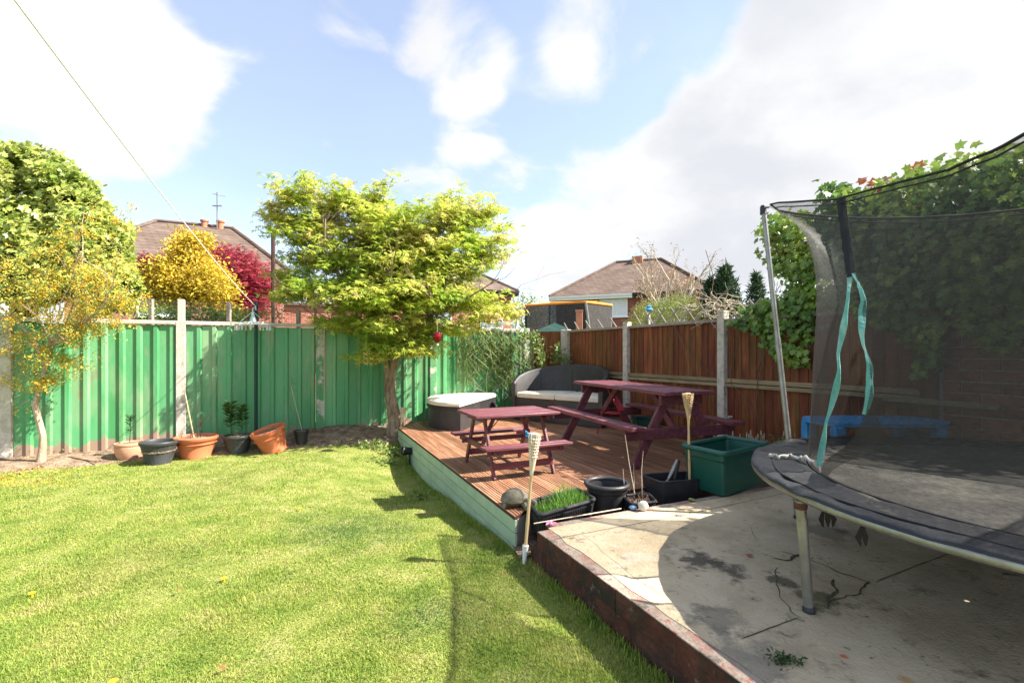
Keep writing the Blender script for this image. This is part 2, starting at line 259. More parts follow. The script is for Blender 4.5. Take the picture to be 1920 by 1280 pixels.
M['orange'] = mat('orange_blossom', [(.72, .33, .02), (.80, .46, .04), (.82, .56, .08)], scale=4, rough=.6, island=.2, hue=.015, trans=.3)
M['gold'] = mat('golden_leaf', [(.42, .33, .03), (.62, .47, .05), (.72, .55, .09)], scale=2.5, rough=.5, island=.3, hue=.015, trans=.35)
M['red'] = mat('crimson_acer_leaf', [(.22, .02, .035), (.36, .04, .07), (.45, .08, .10)], scale=2.5, rough=.5, island=.35, trans=.35)
M['conifer'] = mat('conifer_needle', [(.03, .065, .028), (.06, .11, .045)], scale=4, rough=.6, island=.3, trans=.15)
M['bush'] = mat('fresh_bush_leaf', [(.20, .25, .05), (.30, .34, .09)], scale=3, rough=.5, island=.3, trans=.35)
M['vine'] = mat('jasmine_leaf', [(.14, .21, .05), (.26, .33, .10)], scale=4, rough=.5, island=.3, trans=.3)
M['lily'] = mat('lily_leaf', [(.03, .075, .018), (.07, .13, .03)], scale=8, rough=.4, island=.25, trans=.2)
M['chive'] = mat('chive', [(.10, .24, .03), (.18, .33, .06)], scale=8, rough=.5, island=.3, trans=.3)
M['yellow'] = mat('dandelion_petal', [(.75, .58, .02), (.85, .68, .04)], scale=8, rough=.6, trans=.2)
M['dryleaf'] = mat('dry_leaf', [(.36, .20, .09), (.50, .30, .15)], scale=8, rough=.8, island=.3)
M['netor'] = mat('orange_foam', [(.80, .25, .03), (.85, .30, .05)], scale=5, rough=.6)
M['screen'] = mat('blackout_net', [(.04, .036, .034), (.06, .055, .05)], scale=8, rough=.8, alpha=.82)
M['teal'] = mat('teal_cover', [(.10, .24, .22), (.15, .30, .28)], scale=5, rough=.6)
M['rope'] = mat('washing_line', [(.70, .68, .62), (.78, .76, .70)], scale=20, rough=.7)
M['peg'] = mat('pale_peg_blue', [(.42, .58, .62), (.55, .70, .72)], scale=8, rough=.5)
M['pegpink'] = mat('pale_peg_pink', [(.60, .38, .35), (.68, .46, .42)], scale=8, rough=.5)
M['wire'] = mat('wire_mesh', [(.10, .11, .10), (.16, .17, .16)], scale=8, rough=.5, metal=.3)

# ------------------------------------------------------------------ geometry helpers
ORG = {}
def at(px, py, Y): return Vector(((px - 960) / F * Y, Y, H - (py - 660) / F * Y))
def on(px, py, z):
    Y = (H - z) * F / (py - 660); return Vector(((px - 960) / F * Y, Y, z))
def tagp(o, label=None, cat=None, group=None, kind=None):
    if label: o['label'] = label
    if cat: o['category'] = cat
    if group: o['group'] = group
    if kind: o['kind'] = kind
    return o
def thing(name, label, cat, loc=(0, 0, 0), rz=0, group=None):
    o = bpy.data.objects.new(name, None); COL.objects.link(o); o.location = loc; o.rotation_euler = (0, 0, rz)
    o.empty_display_size = .1; ORG[o] = Vector(loc); return tagp(o, label, cat, group)
def piece(name, mesh, parent, loc, rot=(0, 0, 0), scale=None):
    """a child that shares mesh data; loc in world coordinates"""
    o = bpy.data.objects.new(name, mesh); COL.objects.link(o)
    o.location = Vector(loc) - (ORG[parent] if parent else Vector()); o.rotation_euler = rot
    if scale: o.scale = scale
    if parent: o.parent = parent
    ORG[o] = Vector(loc); return o
class MB:
    def __init__(s): s.v = []; s.f = []; s.mi = []; s.m = 0
    def add(s, vs, fs):
        b = len(s.v); s.v += [tuple(v) for v in vs]; s.f += [tuple(b + i for i in f) for f in fs]; s.mi += [s.m] * len(fs); return s
    def box(s, lo, hi, T=None, bev=0):
        x0, y0, z0 = lo; x1, y1, z1 = hi
        if bev:
            b = bev; vs = []
            for z, q in ((z0, b), (z0 + b, 0), (z1 - b, 0), (z1, b)):
                xa, xb, ya, yb = x0 + q, x1 - q, y0 + q, y1 - q; c = b if q == 0 else 0
                vs += [(xa + c, ya, z), (xb - c, ya, z), (xb, ya + c, z), (xb, yb - c, z), (xb - c, yb, z), (xa + c, yb, z), (xa, yb - c, z), (xa, ya + c, z)]
            fs = [tuple(range(7, -1, -1)), tuple(range(24, 32))]
            for k in range(3):
                for i in range(8): j = (i + 1) % 8; fs.append((k * 8 + i, k * 8 + j, k * 8 + 8 + j, k * 8 + 8 + i))
        else:
            vs = [(x, y, z) for z in (z0, z1) for y in (y0, y1) for x in (x0, x1)]
            fs = [(0, 2, 3, 1), (4, 5, 7, 6), (0, 1, 5, 4), (2, 6, 7, 3), (0, 4, 6, 2), (1, 3, 7, 5)]
        if T: vs = [T @ Vector(v) for v in vs]
        return s.add(vs, fs)
    def bar(s, a, b, w, h, up=(0, 0, 1), bev=.003, ext=0):
        a = Vector(a); b = Vector(b); x = (b - a); ln = x.length; x.normalize(); y = Vector(up).cross(x)
        if y.length < 1e-4: y = Vector((0, 1, 0)).cross(x)
        y.normalize(); z = x.cross(y)
        T = Matrix(((x.x, y.x, z.x, a.x), (x.y, y.y, z.y, a.y), (x.z, y.z, z.z, a.z), (0, 0, 0, 1)))
        return s.box((-ext, -w / 2, -h / 2), (ln + ext, w / 2, h / 2), T, bev)
    def tube(s, pts, r, n=8, closed=False, cap=True):
        pts = [Vector(p) for p in pts]; k = len(pts); rr = r if isinstance(r, (list, tuple)) else [r] * k
        vs = []; fs = []; pu = None
        for i, p in enumerate(pts):
            if closed: t = pts[(i + 1) % k] - pts[i - 1]
            else: t = pts[min(i + 1, k - 1)] - pts[max(i - 1, 0)]
            if t.length < 1e-9: t = Vector((0, 0, 1))
            t.normalize()
            u = pu - t * pu.dot(t) if pu else t.cross(Vector((0, 0, 1)) if abs(t.z) < .9 else Vector((1, 0, 0)))
            u.normalize(); pu = u; w = t.cross(u)
            for j in range(n):
                a = 2 * math.pi * j / n; vs.append(p + (u * math.cos(a) + w * math.sin(a)) * rr[i])
        for i in range(k if closed else k - 1):
            for j in range(n):
                a, b = i * n + j, i * n + (j + 1) % n; c, d = ((i + 1) % k) * n + (j + 1) % n, ((i + 1) % k) * n + j; fs.append((a, b, c, d))
        if cap and not closed: fs += [tuple(range(n - 1, -1, -1)), tuple(range((k - 1) * n, k * n))]
        return s.add(vs, fs)
    def lathe(s, prof, n=32, T=None, sx=1, sy=1, flute=0, fn=0):
        vs = []; fs = []
        for (r, z) in prof:
            for j in range(n):
                a = 2 * math.pi * j / n; q = r * (1 + (flute * math.cos(a * fn) if flute and fn else 0)); vs.append(Vector((q * math.cos(a) * sx, q * math.sin(a) * sy, z)))
        for i in range(len(prof) - 1):
            for j in range(n): fs.append((i * n + j, i * n + (j + 1) % n, (i + 1) * n + (j + 1) % n, (i + 1) * n + j))
        fs.append(tuple(range(n - 1, -1, -1))); fs.append(tuple(range((len(prof) - 1) * n, len(prof) * n)))
        if T: vs = [T @ v for v in vs]
        return s.add(vs, fs)
    def prism(s, poly, z0, z1):
        n = len(poly); vs = [(x, y, z0) for x, y in poly] + [(x, y, z1) for x, y in poly]
        fs = [tuple(range(n - 1, -1, -1)), tuple(range(n, 2 * n))] + [(i, (i + 1) % n, n + (i + 1) % n, n + i) for i in range(n)]
        return s.add(vs, fs)
    def grid(s, P):          # P[i][j] points
        nj = len(P[0]); vs = [p for r in P for p in r]
        return s.add(vs, [(i * nj + j, i * nj + j + 1, (i + 1) * nj + j + 1, (i + 1) * nj + j) for i in range(len(P) - 1) for j in range(nj - 1)])
    def mesh(s, name, m, smooth=False, org=None):
        me = bpy.data.meshes.new(name); o = org or Vector()
        me.from_pydata([(x - o[0], y - o[1], z - o[2]) for x, y, z in s.v], [], s.f)
        for k in (m if isinstance(m, (list, tuple)) else [m]): me.materials.append(k)
        if len(me.materials) > 1: me.polygons.foreach_set('material_index', s.mi)
        if smooth:
            me.polygons.foreach_set('use_smooth', [True] * len(me.polygons))
            if smooth != 'all':
                try: me.set_sharp_from_angle(angle=R(40))
                except Exception: pass
        me.update(); return me
    def build(s, name, m, parent=None, smooth=False, world=True):
        org = ORG[parent] if (parent and world) else Vector()
        me = s.mesh(name, m, smooth, org)
        o = bpy.data.objects.new(name, me); COL.objects.link(o)
        if parent: o.parent = parent
        ORG[o] = Vector(org); return o
def fast_mesh(name, V, loops, starts, totals, m, parent=None, kind=None):
    me = bpy.data.meshes.new(name); me.vertices.add(len(V)); org = ORG[parent] if parent else Vector()
    me.vertices.foreach_set('co', (V - np.array(org)).astype(np.float32).ravel())
    me.loops.add(len(loops)); me.loops.foreach_set('vertex_index', loops.astype(np.int32))
    me.polygons.add(len(starts)); me.polygons.foreach_set('loop_start', starts.astype(np.int32))
    me.update(calc_edges=True); me.validate()
    me.materials.append(m); o = bpy.data.objects.new(name, me); COL.objects.link(o)
    if parent: o.parent = parent
    ORG[o] = Vector(org)
    if kind: o['kind'] = kind
    return o
def single(name, mb, m, label, cat, group=None, smooth=False, kind=None):
    o = mb.build(name, m, None, smooth); c = Vector(np.mean(np.array(mb.v), axis=0)); z = min(v[2] for v in mb.v); c.z = z
    o.data.transform(Matrix.Translation(-c)); o.location = c; ORG[o] = c
    return tagp(o, label, cat, group, kind)

# leaf templates: (verts, tri faces) in unit size, x = tip direction, z = normal
def tpl_oval(w=.4, fold=.12): return (np.array([(0, 0, 0), (.5, w / 2, fold * .6), (1, 0, -.05), (.5, -w / 2, fold * .6)], float), np.array([(0, 2, 1), (0, 3, 2)]))
def tpl_lobed(n=5, spread=150, narrow=.14, lens=None):
    v = [(0, 0, 0)]; f = []
    for i in range(n):
        a = R(-spread / 2 + spread * i / (n - 1)) ; L_ = (lens[i] if lens else 1 - .4 * abs(i - (n - 1) / 2) / ((n - 1) / 2))
        c, s_ = math.cos(a), math.sin(a); k = len(v)
        v += [(.45 * L_ * c - narrow * s_, .45 * L_ * s_ + narrow * c, .03), (L_ * c, L_ * s_, -.12 * L_), (.45 * L_ * c + narrow * s_, .45 * L_ * s_ - narrow * c, .03)]
        f += [(0, k + 1, k), (0, k + 2, k + 1)]
    return np.array(v, float), np.array(f)
OVAL = tpl_oval(); LONG = tpl_oval(.16); MAPLE = tpl_lobed(5, 170, .10); ROUND = tpl_oval(.75)
IVYT = (np.array([(0, 0, 0), (.1, .42, .02), (.42, .30, .05), (.62, .55, -.03), (.68, .22, .03), (1.05, 0, -.10), (.68, -.22, .03), (.62, -.55, -.03), (.42, -.30, .05), (.1, -.42, .02), (.45, 0, .0)], float),
        np.array([(10, 1, 0), (10, 2, 1), (10, 3, 2), (10, 4, 3), (10, 5, 4), (10, 6, 5), (10, 7, 6), (10, 8, 7), (10, 9, 8), (10, 0, 9)]))
def frames(n, up, tilt):
    """random leaf frames: normal about `up` (n x 3 or 3), tip direction random"""
    nr = up + RNG.normal(0, tilt, (n, 3)); nr /= np.linalg.norm(nr, axis=1)[:, None] + 1e-9
    x = RNG.normal(0, 1, (n, 3)); x -= nr * (x * nr).sum(1)[:, None]; x /= np.linalg.norm(x, axis=1)[:, None] + 1e-9
    return x, np.cross(nr, x), nr
def leaves(name, pts, m, size, tpl, up=(0, 0, 1), tilt=.5, var=.35, parent=None, kind=None, droop=0.):
    n = len(pts); T, Fc = tpl; up = np.array(up, float)
    x, y, z = frames(n, up, tilt)
    if droop: x[:, 2] -= droop; x /= np.linalg.norm(x, axis=1)[:, None]; y = np.cross(z, x); y /= np.linalg.norm(y, axis=1)[:, None] + 1e-9; z = np.cross(x, y)
    s = size * (1 + RNG.uniform(-var, var, n))
    V = (T[None, :, 0, None] * x[:, None] + T[None, :, 1, None] * y[:, None] + T[None, :, 2, None] * z[:, None]) * s[:, None, None] + pts[:, None]
    V = V.reshape(-1, 3); k = len(T)
    lp = (Fc[None] + (np.arange(n) * k)[:, None, None]).reshape(-1); nf = n * len(Fc)
    return fast_mesh(name, V, lp, np.arange(nf) * 3, None, m, parent, kind)
def blob(c, r, n, shell=.55, flat=0, gap=.0, gs=2.0):
    """n points in an ellipsoid, denser to the outside, with noise gaps"""
    c = np.array(c); r = np.array(r)
    d = RNG.normal(0, 1, (n * 2, 3)); d /= np.linalg.norm(d, axis=1)[:, None]
    rad = shell + (1 - shell) * RNG.random((n * 2, 1)) ** .8
    # lumpy outline
    lump = np.array([mnoise.noise(Vector(q * 1.9 + c * .7)) for q in d[:, :]])[:, None] * .32 + 1
    P = c + d * rad * r * lump
    if gap:
        g = np.array([mnoise.noise(Vector(q * gs)) for q in P]); P = P[g > gap - .25 + 0 * g]
    return P[:n]
def sprays(P, nper, spread, thick):
    """turn every point into a flat layered spray of nper points"""
    n = len(P); q = RNG.normal(0, 1, (n, nper, 3)) * np.array([spread, spread, thick]); q[:, :, 2] -= (q[:, :, 0] ** 2 + q[:, :, 1] ** 2) * .9
    return (P[:, None] + q).reshape(-1, 3)

# ------------------------------------------------------------------ site lines
def GF(px):                                         # a point on the green fence line seen at photo column px
    Y = 7.3 * 2520 / (2860 - px); return Vector(((px - 960) / F * Y, Y, 0))
GD = Vector((1900, 900, 0)).normalized(); GN = Vector((GD.y, -GD.x, 0))      # along the green fence, towards the garden
BD = Vector((.511, -1, 0)).normalized(); BN = Vector((-.89, -.455, 0)).normalized()   # along the brown fence (towards camera), towards the garden
P1 = Vector((1.137, 9.65, 0))
def BF(px):
    k = (px - 960) / F; Y = (1.137 + .511 * 9.65) / (k + .511); return Vector((k * Y, Y, 0))
ED = Vector((-.443, 1, 0)).normalized()             # along the deck boards, away
LD = Vector((.4535, -1, 0)).normalized()            # patio left edge, towards camera
PC = Vector((.135, 3.44, 0)); BKD = Vector((1, .46, 0)).normalized()

def gz(x, y):                                       # height of the lawn
    g = lambda cx, cy, sx, sy: math.exp(-((x - cx) / sx) ** 2 - ((y - cy) / sy) ** 2)
    h = -.20 * g(-1.25, 6.2, .9, 1.5) + .16 * g(-3.0, 8.3, 1.1, .75) - .05 * g(-.4, 4.6, .5, .7)
    yf = 9.81 + .4737 * (x - .27)
    h += .06 * math.exp(-((yf - y) / .6) ** 2)
    return h + .012 * mnoise.noise(Vector((x * 1.3, y * 1.3, 0)))

# ground
g = MB(); g.grid([[(x, y, -.35) for y in (-30, 0, 40, 120, 900)] for x in (-900, -60, 0, 60, 900)])
g.build('ground', M['ground'])['kind'] = 'structure'
# lawn
lw = MB(); xs = np.linspace(-11, 1.6, 90); ys = np.linspace(-2, 9.9, 90)
lw.grid([[(x, y, gz(x, y)) for y in ys] for x in xs]); lw.build('lawn', M['lawn'], smooth='all')['kind'] = 'structure'
def bed_w(x):                                       # width of the bare bed in front of the fence
    return .72 + .12 * mnoise.noise(Vector((x * 1.4, 3, 0))) + (.18 if -3.4 < x < -1.9 else 0)
sb = MB(); rows = []
for i in range(120):
    x0 = -11 + i * 12.0 / 119; w = bed_w(x0); r_ = []
    for j in range(10):
        p = Vector((x0, 9.81 + .4737 * (x0 - .27), 0)) + GN * (w * (1 - j / 9) ) + GN * (-.02)
        e = .004 + .05 * min(1, j / 2) * (.5 + .5 * mnoise.noise(p * 3)) * (1 if j else 0)
        r_.append((p.x, p.y, gz(p.x, p.y) + e - (.02 if j == 0 else 0)))
    rows.append(r_)
sb.grid(rows); sb.build('soil_bed', M['soil'], smooth='all')['kind'] = 'structure'

# patio: blocks round the edge, slab inside
def on_line(o, d, s, n, k): return o + d * s + n * k
PN = Vector((-LD.y * -1, LD.x * -1, 0)); PN = Vector((.911, .413, 0)).normalized()   # into the patio from its left edge
bw = .11
pat = MB()
ip = PC + LD * .0 + PN * bw
def isect(p, d, q, e):
    den = d.x * e.y - d.y * e.x; t = ((q.x - p.x) * e.y - (q.y - p.y) * e.x) / den; return p + d * t
BIN = Vector((BKD.y, -BKD.x, 0))                    # from the back edge into the patio
c0 = isect(PC + PN * bw, LD, PC + BIN * bw, BKD)
brk = isect(PC + BIN * bw, BKD, P1, BD)
poly = [c0, c0 + LD * 7, c0 + LD * 7 + Vector((7, 0, 0)), P1 + BD * 14, brk]
xs_ = 40
# slab as a fine sheet with slight unevenness
rows = []
for i in range(50):
    a = c0.lerp(c0 + LD * 6.5, i / 49) - PN * .03; b = brk.lerp(P1 + BD * 12.5, i / 49)
    a += PN * .035 * mnoise.noise(a * 6) - BIN * (.03 if i == 0 else 0); b -= BIN * (.03 if i == 0 else 0)
    rows.append([(lambda p: (p.x, p.y, .2525 + .001 * mnoise.noise(p * 1.7)))(a.lerp(b, j / 40)) for j in range(41)])
pat.grid(rows); patio = pat.build('patio', M['patio'], smooth='all'); patio['kind'] = 'structure'
blk = MB(); blk.box((0, 0, 0), (.4455, bw, .1215), bev=.0025); bmesh_ = blk.mesh('block', M['block'], True)
blkt = MB(); blkt.box((0, 0, 0), (.4455, bw, .1215), bev=.0035)
blkt_m = blkt.mesh('block', [M['block'], M['blocktop']], True)
for p in blkt_m.polygons:
    if p.normal.z > .5: p.material_index = 1
a0 = math.atan2(LD.y, LD.x)
for row in range(3):
    z = .25 - .122 * (row + 1) + .0005
    for k in range(15):
        s = k * .446 - (0 if row % 2 == 0 else .22) + (.1 if row == 0 else 0)
        if s < 0 and row % 2: s0 = 0
        if s + .44 > 6.6: continue
        st = max(0, s); sc = (min(s + .44, 6.6) - st) / .44
        p = PC + LD * st + PN * (.0 + random.uniform(-.002, .003))
        T = p + LD * (.44 * sc)                      # mirrored so that the block lies inside the edge
        piece('block', blkt_m if row == 0 else bmesh_, patio, (p.x, p.y, z), (0, 0, a0), (sc, 1, 1))
a1 = math.atan2(BKD.y, BKD.x)
for row in range(2):
    for k in range(14):
        p = PC + BKD * (.0 + k * .446) - BKD * 0 + BIN * bw
        if row == 0 and k == 0: p = PC + BKD * .115 + BIN * bw
        piece('block', blkt_m if row == 0 else bmesh_, patio, (p.x, p.y, .25 - .122 * (row + 1) - .001), (0, 0, a1), ((.331 / .44 if (row == 0 and k == 0) else 1), 1, 1))
def crack(px, w=.006, jag=.012, z=.2545, name='crack'):
    P = []
    for i in range(len(px) - 1):
        a = on(*px[i], .25); b = on(*px[i + 1], .25); n = max(3, int((b - a).length / .03))
        for k in range(n): P.append(a.lerp(b, k / n))
    P.append(on(*px[-1], .25)); m_ = MB(); L0 = []; L1 = []
    for i, p in enumerate(P):
        t = (P[min(i + 1, len(P) - 1)] - P[max(i - 1, 0)]).normalized(); s_ = Vector((-t.y, t.x, 0))
        o_ = s_ * jag * mnoise.noise(p * 14) ; ww = .55 * w * (.35 + 1.1 * abs(mnoise.noise(p * 9 + Vector((5, 5, 5)))) + .3)
        if i in (0, len(P) - 1): ww = .0006
        L0.append((p.x + o_.x + s_.x * ww, p.y + o_.y + s_.y * ww, z)); L1.append((p.x + o_.x - s_.x * ww, p.y + o_.y - s_.y * ww, z))
    m_.grid([L0, L1]); m_.build(name, M['crack'], patio)
crack([(1035, 1012), (1091, 1001), (1275, 967), (1472, 925), (1560, 905)], .005, .003)
crack([(1388, 1199), (1498, 1158)], .007, .004)
crack([(1640, 1092), (1700, 1068), (1792, 1034)], .006, .004)
crack([(1452, 1062), (1450, 1085), (1466, 1120), (1480, 1145), (1500, 1156)], .005, .03)
crack([(1462, 1035), (1520, 1050), (1580, 1075), (1638, 1092), (1590, 1118), (1545, 1140)], .008, .03)
crack([(1560, 1085), (1570, 1110), (1555, 1130)], .012, .03); crack([(1452, 1050), (1478, 1048), (1502, 1040)], .02, .04)
crack([(1090, 1001), (1110, 1015), (1135, 1040), (1200, 1090), (1250, 1120)], .002, .01)
crack([(1405, 985), (1412, 1000), (1420, 1015)], .0025, .01)

# ------------------------------------------------------------------ deck
deck = thing('timber_deck', 'raised timber deck of grooved brown boards with a pale green side', 'deck', (0, 4.5, 0))
DA = on(746, 801, .25); DC = on(965, 968, .25)
D2 = Vector((.21, 3.98, 0)); DR = isect(D2, BKD, P1 + BN * .10, BD)
D3 = isect(P1 + BN * .10, BD, GF(900) + GN * .12, GD); DB = isect(DA, Vector((.3, .95, 0)), GF(900) + GN * .12, GD)
dpoly = [(p.x, p.y) for p in (DA, DC, D2, DR, D3, DB)]
def clip(poly, n, c, keep=1):                       # keep points with n.p <= c (keep=1)
    out = []
    for i in range(len(poly)):
        a, b = poly[i], poly[(i + 1) % len(poly)]; da = keep * (n.x * a[0] + n.y * a[1] - c); db = keep * (n.x * b[0] + n.y * b[1] - c)
        if da <= 0: out.append(a)
        if da * db < 0: t = da / (da - db); out.append((a[0] + (b[0] - a[0]) * t, a[1] + (b[1] - a[1]) * t))
    return out
DN = Vector((ED.y, -ED.x, 0)); base = DN.x * DA.x + DN.y * DA.y
cmax = max(DN.x * x + DN.y * y for x, y in dpoly); k = 0; bwid = .142
# local frame for boards: x = across, y = along
while base + k * bwid < cmax:
    c_0 = base + k * bwid + .0025; c_1 = base + (k + 1) * bwid - .0025
    pl = clip(clip(dpoly, DN, c_1), DN, c_0, -1)
    if len(pl) > 2:
        b = MB(); dz = random.uniform(-.0012, .0012); b.m = 1; b.prism(pl, .222, .2435 + dz); b.m = 0
        nr = 5; st = (c_1 - c_0) / nr
        for q in range(nr):
            e0 = c_0 + q * st + (.0005 if q else 0); e1 = e0 + st * .66
            rp_ = clip(clip(dpoly, DN, min(e1, c_1)), DN, e0, -1)
            if len(rp_) > 2: b.prism(rp_, .243 + dz, .2505 + dz)
        b.build('deck_board', [M['deck'], M['deckdark']], deck)
    k += 1
# fascia boards along the left edge
Ld = (DC - DA).length; dd = (DC - DA).normalized(); ln = -DN
for row in range(5):
    z1 = .218 - row * .104; z0 = z1 - .098
    cuts = [0, Ld * (.38 if row % 2 else .72), Ld]
    for a, b_ in zip(cuts, cuts[1:]):
        m_ = MB(); m_.bar(Vector((DA.x, DA.y, (z0 + z1) / 2)) + dd * (a + .002) + ln * -.012, Vector((DA.x, DA.y, (z0 + z1) / 2)) + dd * (b_ - .002) + ln * -.012, .022, z1 - z0, bev=.003)
        m_.build('fascia_board', M['fascia'], deck)
m_ = MB(); m_.bar(Vector((DC.x, DC.y, .11)) + (D2 - Vector((DC.x, DC.y, 0))).normalized() * .03 + Vector((-.005, .03, 0)), Vector((D2.x, D2.y, .11)) + Vector((0, .03, 0)), .03, .21)
m_.bar(Vector((D2.x, D2.y, .11)) + Vector((0, .03, 0)), Vector((DR.x, DR.y, .11)) + Vector((0, .03, 0)), .03, .21); m_.build('end_joist', M['greywood'], deck)
m_ = MB(); m_.bar(Vector((DA.x, DA.y, .05)) + Vector((.02, .02, 0)), Vector((DB.x, DB.y, .05)) + Vector((.02, 0, 0)), .025, .33); m_.build('side_joist', M['fascia'], deck)
gp = MB(); q0 = Vector((.05, 3.62, 0)); gp.grid([[(q.x, q.y, .02) for q in (q0 + BKD * s + Vector((0, -.15, 0)), q0 + BKD * s + Vector((-.2, .75, 0)))] for s in (0, 1, 2, 3, 4.2)])
gp.build('soil_strip', M['soil'])['kind'] = 'structure'

# ------------------------------------------------------------------ green sheet fence
gf = thing('sheet_metal_fence', 'green corrugated metal fence with whitish concrete posts along the left', 'fence', tuple(GF(590)))
u0 = 1 / 2520; du = 4.56e-5
posts = [2860 - 1 / (u0 + du * k) for k in range(-3, 4)]       # columns of the seven posts
ga = math.atan2(GD.y, GD.x); TOPZ = 1.925
prof = [(0, .002), (.126, .004), (.130, .030), (.176, .030), (.2, .004)]
def pan_mesh(w, hgt):
    b = MB(); s = w / .2; x = [p * s for p, _ in prof]; d = [q for _, q in prof]
    nz = 5; vs = [(x[i], -d[i] , hgt * j / nz) for j in range(nz + 1) for i in range(5)] + [(x[i], -d[i] + .0035, hgt * j / nz) for j in range(nz + 1) for i in range(5)]
    o_ = (nz + 1) * 5; fs = []
    for j in range(nz):
        for i in range(4): a = j * 5 + i; fs += [(a, a + 1, a + 6, a + 5), (o_ + a + 1, o_ + a, o_ + a + 5, o_ + a + 6)]
    b.add(vs, fs); return b.mesh('steel_sheet', M['green'])
for k in range(6):
    pa, pb = GF(posts[k]), GF(posts[k + 1]); ln_ = (pb - pa).length; n = 9
    if k == 5: pass
    wv = (ln_ - .14) / n; me = pan_mesh(wv * 1.0, TOPZ - .02)
    for i in range(n):
        p = pa + GD * (.07 + i * wv); base_z = min(gz(p.x, p.y), .1) - .02
        piece('steel_sheet', me, gf, (p.x, p.y, 0.0), (random.uniform(-.004, .004), 0, ga))
    c_ = MB(); c_.bar(pa + GD * .062 + Vector((0, 0, TOPZ + .02)) + GN * .012, pb - GD * .062 + Vector((0, 0, TOPZ + .02)) + GN * .012, .075, .055, bev=.004); c_.build('top_rail', M['capwood'], gf)
for k in range(7):
    p = GF(posts[k]); top = {3: 2.30}.get(k, TOPZ + .06)
    c_ = MB(); T = Matrix.Translation(p) @ Matrix.Rotation(ga, 4, 'Z')
    hw = .062; c_.box((-hw, -.055, -.1), (hw, .06, 1.97 if k == 3 else top), T, .006)
    if k == 3: c_.box((-.045, -.045, 1.965), (.045, .05, top), T, .008)
    c_.build('concrete_post', M['postgreen'] if k > 3 else M['post'] if k != 0 else M['post'], gf)
# thin posts and wire mesh above the fence
wf = thing('wire_mesh_fence', 'low wire mesh on thin brown posts rising behind the green fence', 'fence', tuple(GF(430) + Vector((0, 0, 1.9))))
for px in (280, 428, 560):
    b = MB(); p = GF(px) - GN * .12; b.box((p.x - .028, p.y - .028, 1.4), (p.x + .028, p.y + .028, 2.30 if px != 560 else 2.2), None, .004); b.build('post', M['greywood'], wf)
b = MB()
for j in range(5):
    z = 1.99 + j * .07; b.tube([GF(200) - GN * .12 + Vector((0, 0, z)), GF(560) - GN * .12 + Vector((0, 0, z))], .0022, 3)
for i in range(70):
    p = GF(200).lerp(GF(560), i / 69) - GN * .12; b.tube([p + Vector((0, 0, 1.95)), p + Vector((0, 0, 2.27))], .0016, 3)
b.build('mesh_wire', M['wire'], wf)['kind'] = 'stuff'

# ------------------------------------------------------------------ brown fence
bf = thing('board_fence', 'red-brown feather-edge board fence with concrete posts on the right', 'fence', tuple(P1 + BD * 3))
P4 = BF(1745); bposts = [P1, BF(1178), BF(1358), P4]; ba = math.atan2(BD.y, BD.x)
def bd_mesh(h):
    b = MB(); w = .112
    vs = [(0, 0, 0), (w, 0, 0), (w, -.012, 0), (0, -.004, 0)]; vs += [(x, y, h) for x, y, _ in vs]
    b.add(vs, [(0, 1, 2, 3), (7, 6, 5, 4), (0, 4, 5, 1), (1, 5, 6, 2), (2, 6, 7, 3), (3, 7, 4, 0)]); return b.mesh('fence_board', M['brown'])
bdm = bd_mesh(.80); bdl = bd_mesh(.95)
def fence_bay(pa, pb, par, zc=1.915, rail=True):
    d = (pb - pa); ln_ = d.length; d.normalize(); ang = math.atan2(d.y, d.x); n = int((ln_ - .1) / .104); st = (ln_ - .1) / n
    nr = Vector((d.y, -d.x, 0))
    for i in range(n):
        p = pa + d * (.05 + i * st) + nr * random.uniform(0, .003)
        piece('fence_board', bdm, par, (p.x, p.y, 1.11), (0, random.uniform(-.004, .004), ang)); 
        piece('fence_board', bdl, par, (p.x, p.y, .16), (0, random.uniform(-.004, .004), ang))
    for z, h, t in ((1.13, .052, .045), (1.07, .045, .042), (.35, .05, .045)):
        if not rail and z < 1.13: continue
        b = MB(); b.bar(pa + d * .045 + Vector((0, 0, z)) + nr * .032, pb - d * .045 + Vector((0, 0, z)) + nr * .032, t, h, bev=.004); b.build('rail', M['rail'], par)
    b = MB(); b.bar(pa + d * .045 + Vector((0, 0, zc)) + nr * .02, pb - d * .045 + Vector((0, 0, zc + .004)) + nr * .02, .075, .04, bev=.004); b.build('capping_rail', M['greywood'], par)
for k in range(3): fence_bay(bposts[k], bposts[k + 1], bf)
for k, p in enumerate(bposts):
    c_ = MB(); T = Matrix.Translation(p + BN * .02) @ Matrix.Rotation(ba, 4, 'Z'); top = (1.95, 2.0, 2.045, 1.9)[k]
    c_.box((-.055, -.06, .0), (.055, .05, top), T, .008); c_.build('concrete_post' if k < 3 else 'timber_post', M['post'] if k < 3 else M['brown'], bf)
# stub of the lower rail running on across the brick wall
b = MB(); b.bar(P4 - BD * .35 + BN * .075 + Vector((0, 0, 1.055)), P4 + BD * .48 + BN * .075 + Vector((0, 0, 1.05)), .045, .05); b.build('rail', M['rail'], bf)
